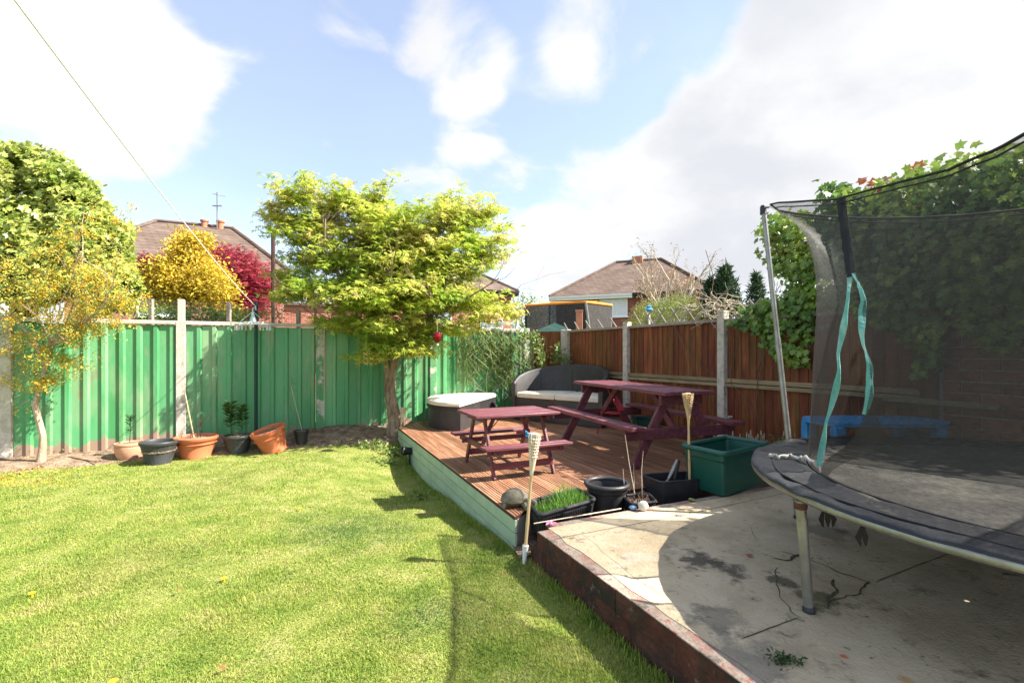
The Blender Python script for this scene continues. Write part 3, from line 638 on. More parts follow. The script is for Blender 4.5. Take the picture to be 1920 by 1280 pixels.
# trellis
def slat(par, a, b_, w=.024, t=.012):
    m_ = MB(); m_.bar(a, b_, t, w, bev=.002); m_.build('trellis_slat', M['greywood'], par)
tr = thing('diamond_trellis', 'grey diamond trellis leaning along the top of the brown fence', 'trellis', tuple(BF(1178) + Vector((0, 0, 1.95))))
def trel(px0, px1, h, n, both, lean):
    a, b_ = BF(px0), BF(px1); L_ = (b_ - a).length
    for i in range(n):
        s = i / n; p = a.lerp(b_, s) + Vector((0, 0, 1.93)) - BN * .01
        slat(tr, p + BD * .17, p + Vector((0, 0, h)) - BD * .06 - BN * lean)
        if both and i > 0: slat(tr, p - BD * .1 + BN * .014, p + Vector((0, 0, h)) + BD * .12 + BN * (.014 - lean))
trel(1056, 1170, .17, 5, False, .05); trel(1188, 1345, .24, 6, True, .04); trel(1385, 1480, .24, 4, True, .04)
# short return between the two fences
rf = thing('corner_fence_panel', 'narrow brown board panel filling the corner behind the wicker sofa', 'fence panel', tuple(GF(1000)))
pa = GF(998); pb = P1 - BD * .02; d = (pb - pa).normalized(); n = 7; st = (pb - pa).length / n
for i in range(n):
    p = pa + d * (i * st); piece('fence_board', bdm, rf, (p.x, p.y, 1.12), (0, 0, math.atan2(d.y, d.x)), (st / .106, 1, 1)); piece('fence_board', bdl, rf, (p.x, p.y, .18), (0, 0, math.atan2(d.y, d.x)), (st / .106, 1, 1))
b = MB(); nr = Vector((d.y, -d.x, 0)); b.bar(pa + nr * .03 + Vector((0, 0, 1.42)), pb + nr * .03 + Vector((0, 0, 1.42)), .03, .13); b.build('rail', M['brown'], rf)
b = MB(); b.box((pa.x - .03, pa.y - .07, .1), (pa.x + .04, pa.y - .01, 1.93), None, .004); b.build('post', M['rail'], rf)
b = MB(); q = pb - d * .10; b.box((q.x - .05, q.y - .09, .1), (q.x + .05, q.y - .01, 1.95), None, .006); b.build('concrete_post', M['post'], rf)

# brick wall (side of the outbuilding)
bk_ = thing('brick_wall', 'dark brick outbuilding wall hung with ivy behind the trampoline net', 'wall', tuple(P4 + BD * 2))
wa = P4 + BD * .09 - BN * .0; cb_ = MB(); cl = 4.4
cb_.bar(P4 + Vector((0, 0, 1.35)) - BN * .17 , wa + BD * cl + Vector((0, 0, 1.35)) - BN * .17, .30, 2.7, bev=0); cb_.build('mortar_bed', M['mortar'], bk_)
b = MB(); b.box((0, -.05, 0), (.248, .05, .088), None, .004); brm = b.mesh('brick', M['brick'])
b = MB(); b.box((0, -.05, 0), (.118, .05, .088), None, .004); brh = b.mesh('brick', M['brick'])
cnt = 0
for r_ in range(24):
    s = 0; first = True
    while s < (2.9 if cnt < 292 else 0):
        half = first and r_ % 2
        p = wa + BD * s + BN * (-.02 + random.uniform(-.002, .002) - .045 + .012); piece('brick', brh if half else brm, bk_, (p.x, p.y, .25 + r_ * .1), (0, 0, ba))
        s += .13 if half else .26; first = False; cnt += 1

# ------------------------------------------------------------------ houses
def window(par, x, y, z, w, h, frame=.06, dirx=True, blind=False, split=(.5,)):
    f_ = MB(); g_ = MB()
    for (a, b, c, d_) in [(0, w, 0, frame), (0, w, h - frame, h), (0, frame, frame, h - frame), (w - frame, w, frame, h - frame)] + [(w * s - frame / 2, w * s + frame / 2, frame, h - frame) for s in split]:
        f_.box((x + a, y - .05, z + c), (x + b, y + .05, z + d_))
    f_.box((x - .05, y - .12, z - .08), (x + w + .05, y + .02, z - .003))
    o = f_.build('window', M['upvc'], par, world=False)
    g_.box((x + frame, y - .01, z + frame), (x + w - frame, y + .01, z + h - frame)); g_.build('pane', M['blind'] if blind else M['glass'], o, world=False)
def house(name, label, corner, ang, w, dpt, eave, ridge, inset, wall, wins, fascia_split=None, flip=1, group='brick houses beyond the garden'):
    """local frame: corner = front right at the origin, x runs to the left along the front as -x, y away"""
    t = thing(name, label, 'house', (corner.x, corner.y, -.35), ang, group); e = eave + .35; r_ = ridge + .35
    b = MB(); b.box((-w + .3, .3, 0), (-.3, dpt - .3, e - .02)); wallo = b.build('wall', wall, t, world=False)
    yo = dpt / 2; th = .06
    a = [(-w, 0, e), (0, 0, e), (0, dpt, e), (-w, dpt, e), (-w + inset, yo, r_), (-inset, yo, r_)]
    b = MB(); b.add([Vector(v) for v in a] + [Vector((v[0], v[1], v[2] - th)) for v in a[:4]], [(0, 1, 5, 4), (1, 2, 5), (2, 3, 4, 5), (3, 0, 4), (6, 7, 1, 0), (7, 8, 2, 1), (8, 9, 3, 2), (9, 6, 0, 3), (9, 8, 7, 6)]); ro = b.build('roof', M['roof'], t, world=False)
    b = MB()
    for i, j in ((4, 5), (0, 4), (3, 4), (1, 5), (2, 5)): b.tube([Vector(a[i]) + Vector((0, 0, .02)), Vector(a[j]) + Vector((0, 0, .02))], .09, 6)
    b.build('ridge_tiles', M['roof'], ro, world=False)
    sp_ = fascia_split if fascia_split else -w
    b = MB(); b.box((sp_, -.03, e - .26), (0, .0, e - .06)); b.box((-.0, -.02, e - .26), (.03, dpt, e - .06)); b.box((sp_, -.13, e - .12), (.0, -.035, e - .03)); b.build('gutter', M['gutter'], t, world=False)
    if fascia_split:
        b = MB(); b.box((-w, -.03, e - .26), (sp_ - .01, .0, e - .06)); b.box((-w, -.13, e - .12), (sp_ - .01, -.035, e - .03)); b.box((-w - .03, -.02, e - .26), (-w, dpt, e - .06)); b.build('fascia', M['upvc'], t, world=False)
    for wv in wins: window(t, *wv[0], **wv[1])
    return t, ro
ga_ = math.atan2(GD.y, GD.x)
h1, r1 = house('brick_house', 'orange brick house with hipped brown roof and chimney pots, furthest left', at(545, 660, 21), ga_, 8, 7, 5.0, 7.44, 2.5, M['hbrick'], [(( -5.5, .3, 3.3, 1.6, 1.2), {}), ((-2.6, .3, 3.3, 1.3, 1.2), {})])
b = MB(); b.box((-.28, .6, 0), (3.2, 5, 3.95)); b.build('extension', M['hbrick'], h1, world=False)
b = MB(); b.box((-.28, .45, 3.953), (3.35, 5.1, 4.06)); b.build('extension_roof', M['roof'], h1, world=False)
b = MB(); b.lathe([(.16, 7.4), (.15, 7.98), (.19, 8.02), (.19, 8.10)], 12, Matrix.Translation((-3.0, 3.5, 0))); b.build('chimney_pot', M['chimney'], r1, True, world=False)
b = MB(); b.lathe([(.15, 7.4), (.14, 7.95), (.18, 7.99), (.18, 8.05)], 12, Matrix.Translation((-3.65, 3.5, 0))); b.build('chimney_pot', M['chimney'], r1, True, world=False)
ae = thing('tv_aerial', 'thin television aerial mast standing on the left roof', 'aerial', tuple(at(407, 425, 22.6)))
b = MB(); p = at(407, 430, 22.6); b.tube([p, p + Vector((0, 0, 1.75))], .025, 6); b.build('mast', M['steel'], ae, True)
b = MB(); q = p + Vector((0, 0, 1.65)); b.tube([q + Vector((-.15, -.1, 0)), q + Vector((.2, .3, 0))], .02, 5); b.build('dipole', M['steel'], ae, True); b = MB(); q = p + Vector((0, 0, 1.1)); b.tube([q + Vector((-.22, 0, 0)), q + Vector((.22, 0, .02))], .02, 5)
for i in range(5): b.tube([q + Vector((-.15 + i * .08, -.12, 0)), q + Vector((-.15 + i * .08, .12, 0))], .012, 4)
b.build('antenna', M['steel'], ae, True)
h2, r2 = house('brick_house', 'brick house half hidden behind the tree, white window near its corner', at(972, 660, 27), ga_, 9, 7, 4.92, 6.9, 2.6, M['hbrick'], [((-2.2, .3, 3.15, 1.35, 1.15), {}), ((-5.2, .3, 3.15, 1.35, 1.15), {})])
c3 = at(1340, 660, 23.6); l3 = at(1030, 660, 27); dv = (c3 - l3); w3 = math.hypot(dv.x, dv.y)
h3, r3 = house('brick_house', 'dark red brick house with broad hipped roof above the brown fence', c3, math.atan2(dv.y, dv.x), w3, 8, 4.62, 7.0, 2.95, M['dbrick'],
               [((-w3 + 2.79, .3, 3.78, 1.5, .92), dict(blind=True, split=(.6,))), ((-2.9, .3, 3.5, 1.6, 1.15), {})], fascia_split=-w3 + 4.6)
b = MB(); b.box((-4.6, 3.7, 7.1), (-4.0, 4.3, 7.6)); b.build('chimney', M['chimney'], r3, world=False)
# distant hedge trees
def farhedge(name, label, px, py, Y, rx, rz, n, m, size=.3):
    p = at(px, py, Y); P = blob((p.x, p.y, p.z), (rx, rx * .7, rz), n, .3); o = leaves(name, P, m, size, OVAL, tilt=1.2)
    t = thing(name, label, 'tree', (p.x, p.y, -.35)); o.parent = t; o.location = -Vector((p.x, p.y, -.35)); o.name = 'crown'
    b = MB(); b.tube([(p.x, p.y, -.35), (p.x + .1, p.y, p.z)], [.2, .1], 6); b.build('trunk', M['darktwig'], t, True)
    t.name = name; return t
farhedge('distant_tree', 'yellow-green tree between the two brick houses, far away', 985, 592, 45, 2.5, 2.2, 1500, M['bush'])
farhedge('distant_tree', 'green tree top right of the dark brick house', 1440, 600, 30, 2.0, 2.0, 1200, M['conifer'])

# ------------------------------------------------------------------ trees and shrubs
def limb(b, p, d, r, ln, depth, tips, spread=.5, up=.15, nseg=4, shrink=.62, kids=(2, 3), curl=.25):
    pts = [Vector(p)]; d = Vector(d).normalized(); rr = [r]
    for i in range(nseg):
        d = (d + Vector((random.gauss(0, curl), random.gauss(0, curl), random.gauss(0, curl) + up)) * .5).normalized()
        pts.append(pts[-1] + d * ln / nseg); rr.append(r * (1 - .45 * (i + 1) / nseg))
    b.tube(pts, rr, 7 if r > .03 else (5 if r > .008 else 3)); tips.append(pts[-1].copy())
    if depth:
        for _ in range(random.randint(*kids)):
            q = pts[random.randint(max(1, nseg // 2), nseg)]
            e = (d + Vector((random.gauss(0, spread), random.gauss(0, spread), random.gauss(0, spread * .7)))).normalized()
            limb(b, q, e, rr[-1] * .85, ln * shrink * random.uniform(.8, 1.2), depth - 1, tips, spread, up, nseg, shrink, kids, curl)
def EL(px, py, Y, rx, rz, ry, n, **k):              # ellipsoid given by where it stands and its real size in photo-scale units at that distance
    p = at(px, py, Y); s = Y / F; return blob(tuple(p), (rx * s, ry, rz * s), n, **k)

# the acer
TY = 8.2; tb = at(738, 815, TY); tb.z = gz(tb.x, tb.y) - .03
mp_ = thing('acer_tree', 'lime green acer with a forked trunk beside the deck', 'tree', tuple(tb))
b = MB(); zc = lambda px, py, Y=TY: at(px, py, Y)
b.tube([tb, zc(741, 790), zc(736, 760), zc(731, 735), zc(730, 712)], [.145, .12, .098, .092, .09], 14)
b.tube([zc(741, 800), zc(748, 815), zc(752, 830)], [.07, .06, .04], 8)
tips = []
b.tube([zc(730, 718), zc(726, 690), zc(724, 660), zc(716, 630), zc(700, 600)], [.075, .06, .055, .045, .035], 10)
b.tube([zc(733, 716), zc(738, 690), zc(744, 665), zc(752, 640), zc(765, 610)], [.07, .06, .055, .045, .035], 10)
for (a, c, r) in [((700, 600), (600, 520), .035), ((716, 630), (660, 560), .03), ((700, 600), (690, 500), .035), ((765, 610), (850, 540), .035), ((752, 640), (800, 590), .03), ((765, 610), (760, 500), .03), ((720, 645), (590, 610), .02), ((745, 660), (880, 590), .02)]:
    for q in range(2):
        p0 = zc(*a); p1 = at(c[0] + random.uniform(-20, 20), c[1] + random.uniform(-20, 20), TY + (-.9, .7)[q] * random.uniform(.4, 1))
        limb(b, p0, p1 - p0, r, (p1 - p0).length, 3, tips, .45, .12, 4, .55)
b.build('trunk', M['bark'], mp_, True)
E_ = [(760, 460, 0, 90, 40, 500, .8), (660, 520, -.2, 80, 34, 420, .8), (560, 495, .1, 34, 16, 70, .4), (800, 525, 0, 90, 30, 420, .9), (690, 390, .1, 60, 26, 260, .5), (548, 375, -.2, 42, 34, 300, .35), (520, 405, .0, 38, 30, 220, .4), (585, 410, .3, 54, 30, 300, .6), (640, 385, .2, 46, 36, 320, .5), (560, 438, -.2, 50, 26, 240, .4),
      (700, 425, 0, 70, 48, 650, .9), (770, 425, -.2, 70, 42, 560, .8), (850, 410, 0, 60, 32, 380, .7), (905, 405, .2, 40, 20, 140, .4), (910, 445, 0, 46, 36, 330, .6), (925, 480, .1, 26, 20, 80, .4),
      (640, 480, 0, 80, 46, 650, .9), (740, 500, -.1, 95, 55, 1000, 1.1), (850, 490, 0, 90, 50, 800, 1.0), (600, 545, -.4, 62, 28, 420, .7), (540, 545, -.3, 38, 22, 170, .4), (690, 560, -.5, 85, 32, 650, .9), (790, 560, -.4, 95, 36, 750, 1.0), (865, 560, -.3, 66, 28, 400, .8),
      (935, 585, -.3, 40, 20, 150, .4), (650, 605, -.2, 60, 18, 260, .6), (740, 610, -.5, 72, 22, 380, .8), (700, 665, -.6, 30, 16, 90, .3), (770, 655, -.6, 34, 14, 90, .3), (840, 610, -.2, 82, 20, 330, .8), (720, 645, -.5, 40, 14, 120, .4), (790, 640, -.3, 50, 12, 120, .5), (800, 655, -.4, 20, 8, 30, .2)]
E_ = [(724 + (a[0] - 724) * .92, a[1], a[2], a[3] * .84, a[4] * .9, int(a[5] * .62), a[6]) for a in E_]
P = np.concatenate([EL(px, py, TY + dy, rx, rz, ry, n, shell=.25) for (px, py, dy, rx, rz, n, ry) in E_])
# twig sprigs that break the outline
P = P[np.array([mnoise.noise(Vector((q[0] * 2.6, q[1] * 2.0, q[2] * 4.2))) for q in P]) > -.17]
S = []
for (px, py, ex, ey, n) in [(535, 360, 512, 322, 10), (700, 370, 745, 322, 14), (720, 360, 700, 335, 6), (640, 350, 622, 340, 8), (840, 380, 862, 345, 10), (870, 375, 918, 362, 12), (905, 380, 938, 390, 8), (930, 430, 958, 425, 8), (930, 470, 962, 470, 7), (560, 340, 575, 345, 5), (510, 400, 490, 395, 6), (530, 560, 500, 548, 8), (905, 600, 960, 560, 8), (790, 650, 812, 668, 6), (505, 430, 492, 440, 5)]:
    for i in range(n):
        t = i / n; p = at(px + (ex - px) * t + random.uniform(-6, 6), py + (ey - py) * t + random.uniform(-5, 5), TY + random.uniform(-.3, .3)); S.append(p)
for i in range(170):                                # fine upright shoots all over the outside of the crown
    c = random.choice(E_); a = random.uniform(-.3, math.pi + .3); ex, ey = math.cos(a), -math.sin(a)
    q0 = (c[0] + c[3] * .85 * ex, c[1] + c[4] * .85 * ey); ln0 = random.uniform(14, 34); dy0 = random.uniform(-c[6], c[6]) * .8
    for k_ in range(7):
        t = k_ / 6; S.append(at(q0[0] + (ex * .8 + (.35 if c[0] > 730 else -.35)) * ln0 * t, q0[1] + (ey * .8 - .25) * ln0 * t, TY + c[2] + dy0))
P = np.concatenate([P, np.array([tuple(p) for p in S])])
LV = sprays(P, 6, .095, .022)
leaves('foliage', LV, M['maple'], .088, MAPLE, up=(.1, -.25, 1), tilt=.38, var=.4, parent=mp_, droop=.35)

# ivy-smothered tree, left
it = thing('ivy_covered_tree', 'tall tree smothered in pale green ivy on the far left', 'tree', (-8.2, 8.0, -.35))
b = MB(); b.tube([(-8.2, 8.0, -.35), (-8.1, 8.0, 1.5), (-8.2, 8.0, 3.6)], [.25, .2, .12], 10); b.build('trunk', M['darktwig'], it, True)
P = np.concatenate([EL(195, 460, 7.8, 46, 64, .5, 2600, shell=.6, gap=.18, gs=3), EL(215, 530, 7.6, 40, 44, .4, 1500, shell=.6), EL(110, 345, 7.8, 60, 34, .5, 1500, shell=.6), EL(60, 370, 7.9, 92, 86, .8, 7600, shell=.62, gap=.18, gs=3), EL(-60, 400, 7.9, 110, 130, .9, 3500, shell=.72), EL(140, 400, 7.8, 56, 52, .5, 2300, shell=.7), EL(165, 470, 7.7, 66, 76, .6, 4600, shell=.72), EL(60, 490, 7.6, 120, 90, .9, 6600, shell=.62, gap=.18, gs=3), EL(200, 540, 7.8, 46, 52, .5, 1500, shell=.7), EL(30, 300, 7.9, 45, 26, .4, 900, shell=.6), EL(190, 385, 7.8, 10, 16, .2, 60)])
leaves('foliage', P, M['ivyl'], .078, IVYT, up=(0, -.7, .75), tilt=.55, parent=it)
core = MB()
for (px, py, rx, rz) in [(60, 490, 98, 74), (160, 470, 44, 48), (-60, 400, 90, 105)]:
    p = at(px, py, 7.9); s = 7.9 / F; core.lathe([(.02, -rz * s * .8), (rx * s * .5, -rz * s * .6), (rx * s * .75, 0), (rx * s * .5, rz * s * .55), (.02, rz * s * .7)], 10, Matrix.Translation(p), 1, .5)
core.build('inner_stems', M['darktwig'], it)

# berberis in front of the fence
BY = 6.3; bb = at(76, 868, BY); bb.z = gz(bb.x, bb.y) - .03
be = thing('berberis_shrub', 'tall berberis covered in orange blossom at the left of the fence', 'shrub', tuple(bb))
b = MB(); z_ = lambda px, py, Y=BY: at(px, py, Y); tips = []
b.tube([bb, z_(80, 840), z_(80, 815), z_(72, 785), z_(66, 760), z_(72, 730), z_(86, 690), z_(98, 650)], [.055, .042, .036, .034, .036, .03, .025, .02], 9)
b.tube([z_(66, 760), z_(50, 750), z_(35, 765)], [.012, .008, .004], 5)
b.tube([z_(86, 690), z_(62, 635), z_(25, 595), z_(-6, 570)], [.018, .016, .013, .01], 6); b.tube([z_(98, 650), z_(140, 590), z_(190, 540)], [.018, .012, .008], 6)
for (ex, ey) in [(20, 560), (60, 480), (110, 440), (160, 450), (210, 480), (240, 430), (250, 540), (200, 600), (130, 610), (40, 640)]:
    p1 = at(ex, ey, BY + random.uniform(-.4, .4)); limb(b, z_(98, 650), p1 - z_(98, 650), .012, (p1 - z_(98, 650)).length * .85, 2, tips, .4, .1, 4, .3)
b.build('stems', M['bark2'], be, True)
P = np.concatenate([EL(90, 520, BY, 95, 70, .5, 2720, shell=.1, gap=.26, gs=4), EL(180, 520, BY, 70, 60, .45, 1840, shell=.1, gap=.26, gs=4), EL(60, 600, BY, 90, 55, .45, 2000, shell=.1, gap=.26, gs=4), EL(190, 590, BY, 60, 36, .35, 1300, shell=.15, gap=.15, gs=4),
                    EL(230, 560, BY, 44, 46, .35, 800, shell=.1, gap=.15, gs=5), EL(110, 670, BY, 66, 56, .35, 1300, shell=.1, gap=.2, gs=5), EL(150, 620, BY, 70, 40, .35, 900, shell=.1, gap=.15, gs=5), EL(85, 715, BY, 50, 26, .25, 420, shell=.1, gap=.22, gs=5), EL(200, 430, BY, 50, 40, .3, 520, shell=.1, gap=.15), EL(120, 450, BY, 60, 40, .35, 700, shell=.1, gap=.2), EL(245, 395, BY, 16, 16, .1, 40), EL(20, 680, BY, 22, 60, .2, 300, gap=.2), EL(12, 790, BY + .2, 12, 24, .1, 70), EL(45, 765, BY, 16, 12, .1, 40), EL(-50, 560, BY, 70, 90, .5, 1200, shell=.15, gap=.1, gs=4)])
P = P[RNG.random(len(P)) < .56]; P = P[np.array([mnoise.noise(Vector(q * 5.5)) for q in P]) > -.12]
leaves('foliage', sprays(P, 3, .03, .03), M['berb'], .034, OVAL, up=(0, -.4, .8), tilt=.9, parent=be)
k_ = RNG.random(len(P)) < .31
leaves('blossom', sprays(P[k_], 5, .022, .02), M['orange'], .026, ROUND, up=(0, -.5, .6), tilt=1.0, parent=be)

def shrub(name, label, px, py_base, Y, ells, m, size, tpl, cat='shrub', nper=1, spread=.05, trunk=.05, tilt=.8, up=(0, -.4, .8), bark='darktwig'):
    p = at(px, py_base, Y); t = thing(name, label, cat, tuple(p)); b = MB(); tp = []
    c = at(ells[0][0], ells[0][1], Y)
    for q in range(3): limb(b, p, (c - p) + Vector((random.gauss(0, .3), 0, 0)), trunk, (c - p).length * .6, 2, tp, .5, .1, 4, .42)
    b.build('trunk', M[bark], t, True)
    P = np.concatenate([EL(ex, ey, Y + dy, rx, rz, ry, n, shell=.45) for (ex, ey, dy, rx, rz, ry, n) in ells])
    if nper > 1: P = sprays(P, nper, spread, spread * .5)
    leaves('foliage', P, m, size, tpl, up=up, tilt=tilt, parent=t); return t
shrub('golden_shrub', 'bright yellow-leaved shrub rising over the fence left of centre', 350, 700, 9.0, [(350, 520, 0, 72, 50, .6, 2200), (320, 545, -.1, 60, 38, .5, 1300), (355, 470, 0, 32, 36, .4, 700), (375, 450, 0, 26, 18, .3, 220), (400, 545, 0, 44, 40, .5, 1100), (345, 445, 0, 10, 20, .1, 60), (430, 590, 0, 30, 16, .3, 220)], M['gold'], .07, OVAL, nper=3, spread=.06)
shrub('crimson_acer', 'crimson-leaved acer behind the golden shrub', 440, 700, 10.6, [(430, 510, 0, 66, 48, .8, 900), (470, 545, 0, 42, 46, .6, 600), (365, 480, .3, 36, 26, .5, 300), (280, 500, .2, 40, 18, .5, 350), (455, 580, -.2, 40, 22, .5, 250), (340, 460, .2, 12, 16, .2, 50)], M['red'], .085, MAPLE, cat='tree', nper=4, spread=.10, tilt=.4, up=(0, -.2, 1))
shrub('dark_shrub', 'low dark green shrub just behind the fence under the golden shrub', 320, 700, 8.0, [(300, 590, 0, 50, 20, .3, 900), (380, 592, 0, 46, 18, .3, 800), (450, 592, 0, 40, 16, .3, 500), (510, 590, 0, 20, 16, .3, 120)], M['ivy'], .06, OVAL)
pl = thing('metal_pole', 'tall maroon brown pole standing just left of the acer crown', 'pole', tuple(at(513, 700, 9.5)))
b = MB(); p = at(513, 700, 9.5); b.tube([p, at(512, 436, 9.5)], .040, 8); b.build('pole_shaft', M['purplepole'], pl, True); b = MB(); q = at(512, 436, 9.5); b.lathe([(.05, -.02), (.05, .03), (.02, .05)], 8, Matrix.Translation(q)); b.build('cap', M['purplepole'], pl, True)
pl2 = thing('metal_pole', 'short maroon brown post in front of the orange brick wall', 'pole', tuple(at(592, 700, 9.8)))
b = MB(); b.tube([at(592, 700, 9.8), at(592, 570, 9.8)], .03, 8); b.build('pole_shaft', M['purplepole'], pl2, True)
shrub('bare_shrub', 'thin dark twiggy shrub against the orange brick wall', 575, 700, 9.0, [(570, 590, 0, 30, 26, .3, 60)], M['ivyred'], .04, OVAL, trunk=.014, nper=1)

# right side: leafless tree, conifers, bush, vine tangle
bt = thing('bare_tree', 'leafless pale-barked tree in front of the dark brick house', 'tree', tuple(at(1255, 700, 11.5)))
b = MB(); tips = []; p0 = at(1258, 640, 11.5); b.tube([at(1255, 700, 11.5), p0], [.09, .08], 8)
for (ex, ey) in [(1150, 500), (1180, 520), (1210, 430), (1235, 440), (1285, 460), (1330, 450), (1340, 500), (1300, 510), (1205, 510), (1260, 480), (1165, 470), (1190, 455), (1310, 440), (1320, 470), (1225, 480), (1345, 480)]:
    p1 = at(ex + random.uniform(-8, 8), ey + 12, 11.5 + random.uniform(-.7, .7)); limb(b, p0, p1 - p0, .034, (p1 - p0).length * .62, 3, tips, .36, .12, 5, .45, (3, 4), .2)
b.build('trunk', M['twig'], bt, True)
tp = np.array([tuple(t) for t in tips]); leaves('buds', sprays(tp, 2, .03, .04), M['dryleaf'], .045, OVAL, tilt=1, parent=bt, kind='stuff')
def conifer(px, py_top, py_bot, Y, w, n, label):
    p = at(px, 700, Y); t = thing('conifer', label, 'tree', tuple(p), 0, 'small conifers behind the brown fence'); b = MB(); b.tube([p, at(px, py_top + 8, Y)], [.08, .02], 7); b.build('trunk', M['darktwig'], t, True)
    P = []
    for i in range(n):
        v = random.random() ** .8; a = random.uniform(0, 6.28); py = py_top + (py_bot - py_top) * v; r_ = w * Y / F * (v ** .7) * random.uniform(.35, 1) * (1 + .25 * math.sin(a * 5 + v * 9)); q = at(px, py, Y); P.append((q.x + r_ * math.cos(a), q.y + r_ * math.sin(a), q.z + random.uniform(-.05, .1)))
    leaves('foliage', np.array(P), M['conifer'], .15, LONG, up=(0, -.9, .1), tilt=.7, parent=t, droop=-.8); return t
conifer(1360, 508, 600, 9.6, 36, 2600, 'dark green conifer with a broad top right of the bare tree')
conifer(1332, 528, 600, 9.8, 20, 900, 'small dark conifer touching the broad one on its left')
conifer(1418, 520, 600, 10.4, 22, 900, 'slim grey-green conifer just left of the ivy')
shrub('leafy_bush', 'fresh yellow-green bush behind the trellis on the brown fence', 1240, 700, 9.6, [(1225, 590, 0, 38, 26, .5, 1200), (1270, 580, 0, 40, 30, .5, 1200), (1190, 605, -.2, 16, 10, .3, 160), (1310, 590, 0, 24, 18, .3, 400)], M['bush'], .05, LONG, nper=3, spread=.05)
vt = thing('vine_tangle', 'tangle of bare brown vine heaped over the fence post', 'vine', tuple(BF(1358) + Vector((0, 0, 1.9))))
b = MB(); c = BF(1358) + Vector((0, 0, 2.08))
for i in range(70):
    p = c + Vector((random.gauss(0, .16), random.gauss(0, .12), random.gauss(.02, .06))); pts = [p]
    d = Vector((random.gauss(0, 1), random.gauss(0, .5), random.gauss(0, .4))).normalized()
    for q in range(5): d = (d + Vector((random.gauss(0, .5), random.gauss(0, .5), random.gauss(-.05, .4)))).normalized(); pts.append(pts[-1] + d * .07)
    b.tube(pts, [.0045, .004, .004, .003, .003, .002], 4)
b.build('stems', M['twig'], vt, True)
b = MB()
for (pts, y_) in [([(1358, 600), (1352, 640), (1362, 680), (1360, 705), (1368, 740)], 0), ([(1362, 590), (1380, 640), (1378, 690), (1372, 705)], 0), ([(1385, 600), (1390, 650), (1376, 690), (1378, 720), (1400, 740), (1420, 770), (1425, 800)], 0), ([(1270, 610), (1290, 650), (1320, 685), (1355, 705)], 0), ([(1440, 640), (1437, 680), (1428, 710), (1424, 760), (1430, 800)], 0), ([(1450, 620), (1440, 665), (1420, 700), (1415, 705)], 0), ([(1330, 470), (1345, 520), (1340, 560)], 0), ([(1405, 740), (1412, 780), (1400, 800)], 0)]:
    b.tube([BF(a) * 1.0 + BN * .07 + Vector((0, 0, at(a, c_, BF(a).y).z)) for a, c_ in pts], .005, 4)
b.build('hanging_stem', M['darktwig'], vt, True)

# ivy over the fence and the brick wall
iv = thing('ivy_mass', 'glossy dark ivy climbing over the fence end and brick wall', 'ivy', tuple(BF(1600) + Vector((0, 0, .3))))
def wallpt(px, py, off): q = BF(px) + BN * off; f_ = q.y; return Vector((q.x, q.y, H - (py - 660) / F * BF(px).y))
Q = []
def ivy_patch(x0, x1, ytop, ybot, n, off, thick):
    c = 0
    while c < n:
        px = random.uniform(x0, x1); t = (px - x0) / (x1 - x0); a = ytop(px); bb_ = ybot(px); py = random.uniform(a, bb_)
        if mnoise.noise(Vector((px / 34, py / 34, 2))) < -.28 and random.random() < .85: c += .3; continue
        Q.append(tuple(wallpt(px, py, off + random.gauss(0, thick)))); c += 1
ip = lambda xs, ys: (lambda x: float(np.interp(x, xs, ys)))
ivy_patch(1425, 1560, ip([1425, 1440, 1480, 1520, 1560], [430, 405, 398, 390, 352]), ip([1425, 1450, 1480, 1500, 1560], [470, 520, 560, 600, 640]), 2200, -.15, .13)
ivy_patch(1545, 1960, ip([1545, 1560, 1600, 1640, 1700, 1800, 1830, 1960], [360, 345, 352, 362, 325, 296, 290, 272]), ip([1545, 1620, 1700, 1760, 1800, 1960], [500, 500, 545, 570, 570, 530]), 6500, -.05, .16)
ivy_patch(1960, 2600, ip([1960, 2600], [272, 100]), ip([1960, 2600], [560, 560]), 2600, -.05, .16)
ivy_patch(1388, 1530, ip([1388, 1420, 1530], [590, 570, 540]), ip([1388, 1420, 1470, 1530], [608, 622, 648, 640]), 1300, .02, .08)
ivy_patch(1440, 1520, ip([1440, 1520], [640, 640]), ip([1440, 1465, 1490, 1520], [645, 660, 690, 690]), 110, .08, .03)
ivy_patch(1474, 1522, ip([1474, 1522], [650, 640]), ip([1474, 1522], [670, 690]), 60, .08, .03)
ivy_patch(1560, 1760, ip([1560, 1760], [500, 520]), ip([1560, 1620, 1680, 1720, 1760], [560, 590, 620, 660, 640]), 1300, .06, .06)
ivy_patch(1730, 1775, ip([1730, 1775], [600, 600]), ip([1730, 1775], [700, 690]), 200, .10, .04)
ivy_patch(1800, 1960, ip([1800, 1960], [540, 540]), ip([1800, 1850, 1900, 1960], [605, 640, 655, 600]), 420, .10, .04)
Q = np.array(Q); core = MB()
ds = np.linalg.norm(Q - np.array([0, 0, 1.5]), axis=1); vis = (Q[:, 0] / Q[:, 1] * F + 960 < 1925)
order = np.argsort(np.where(vis & (np.array([(Vector(q) - BF(1500)).dot(BN) for q in Q]) > .0), ds, 99)); big = Q[order[:290]]; rest = Q[order[290:]]
leaves('ivy_leaves', rest, M['ivy'], .066, IVYT, up=(-.75, -.5, .45), tilt=.42, parent=iv, droop=.5, kind='stuff')
lm = MB(); lm.add([Vector(v) * .078 for v in IVYT[0]], [tuple(f_) for f_ in IVYT[1]]); leafm = lm.mesh('ivy_leaf', M['ivy'])
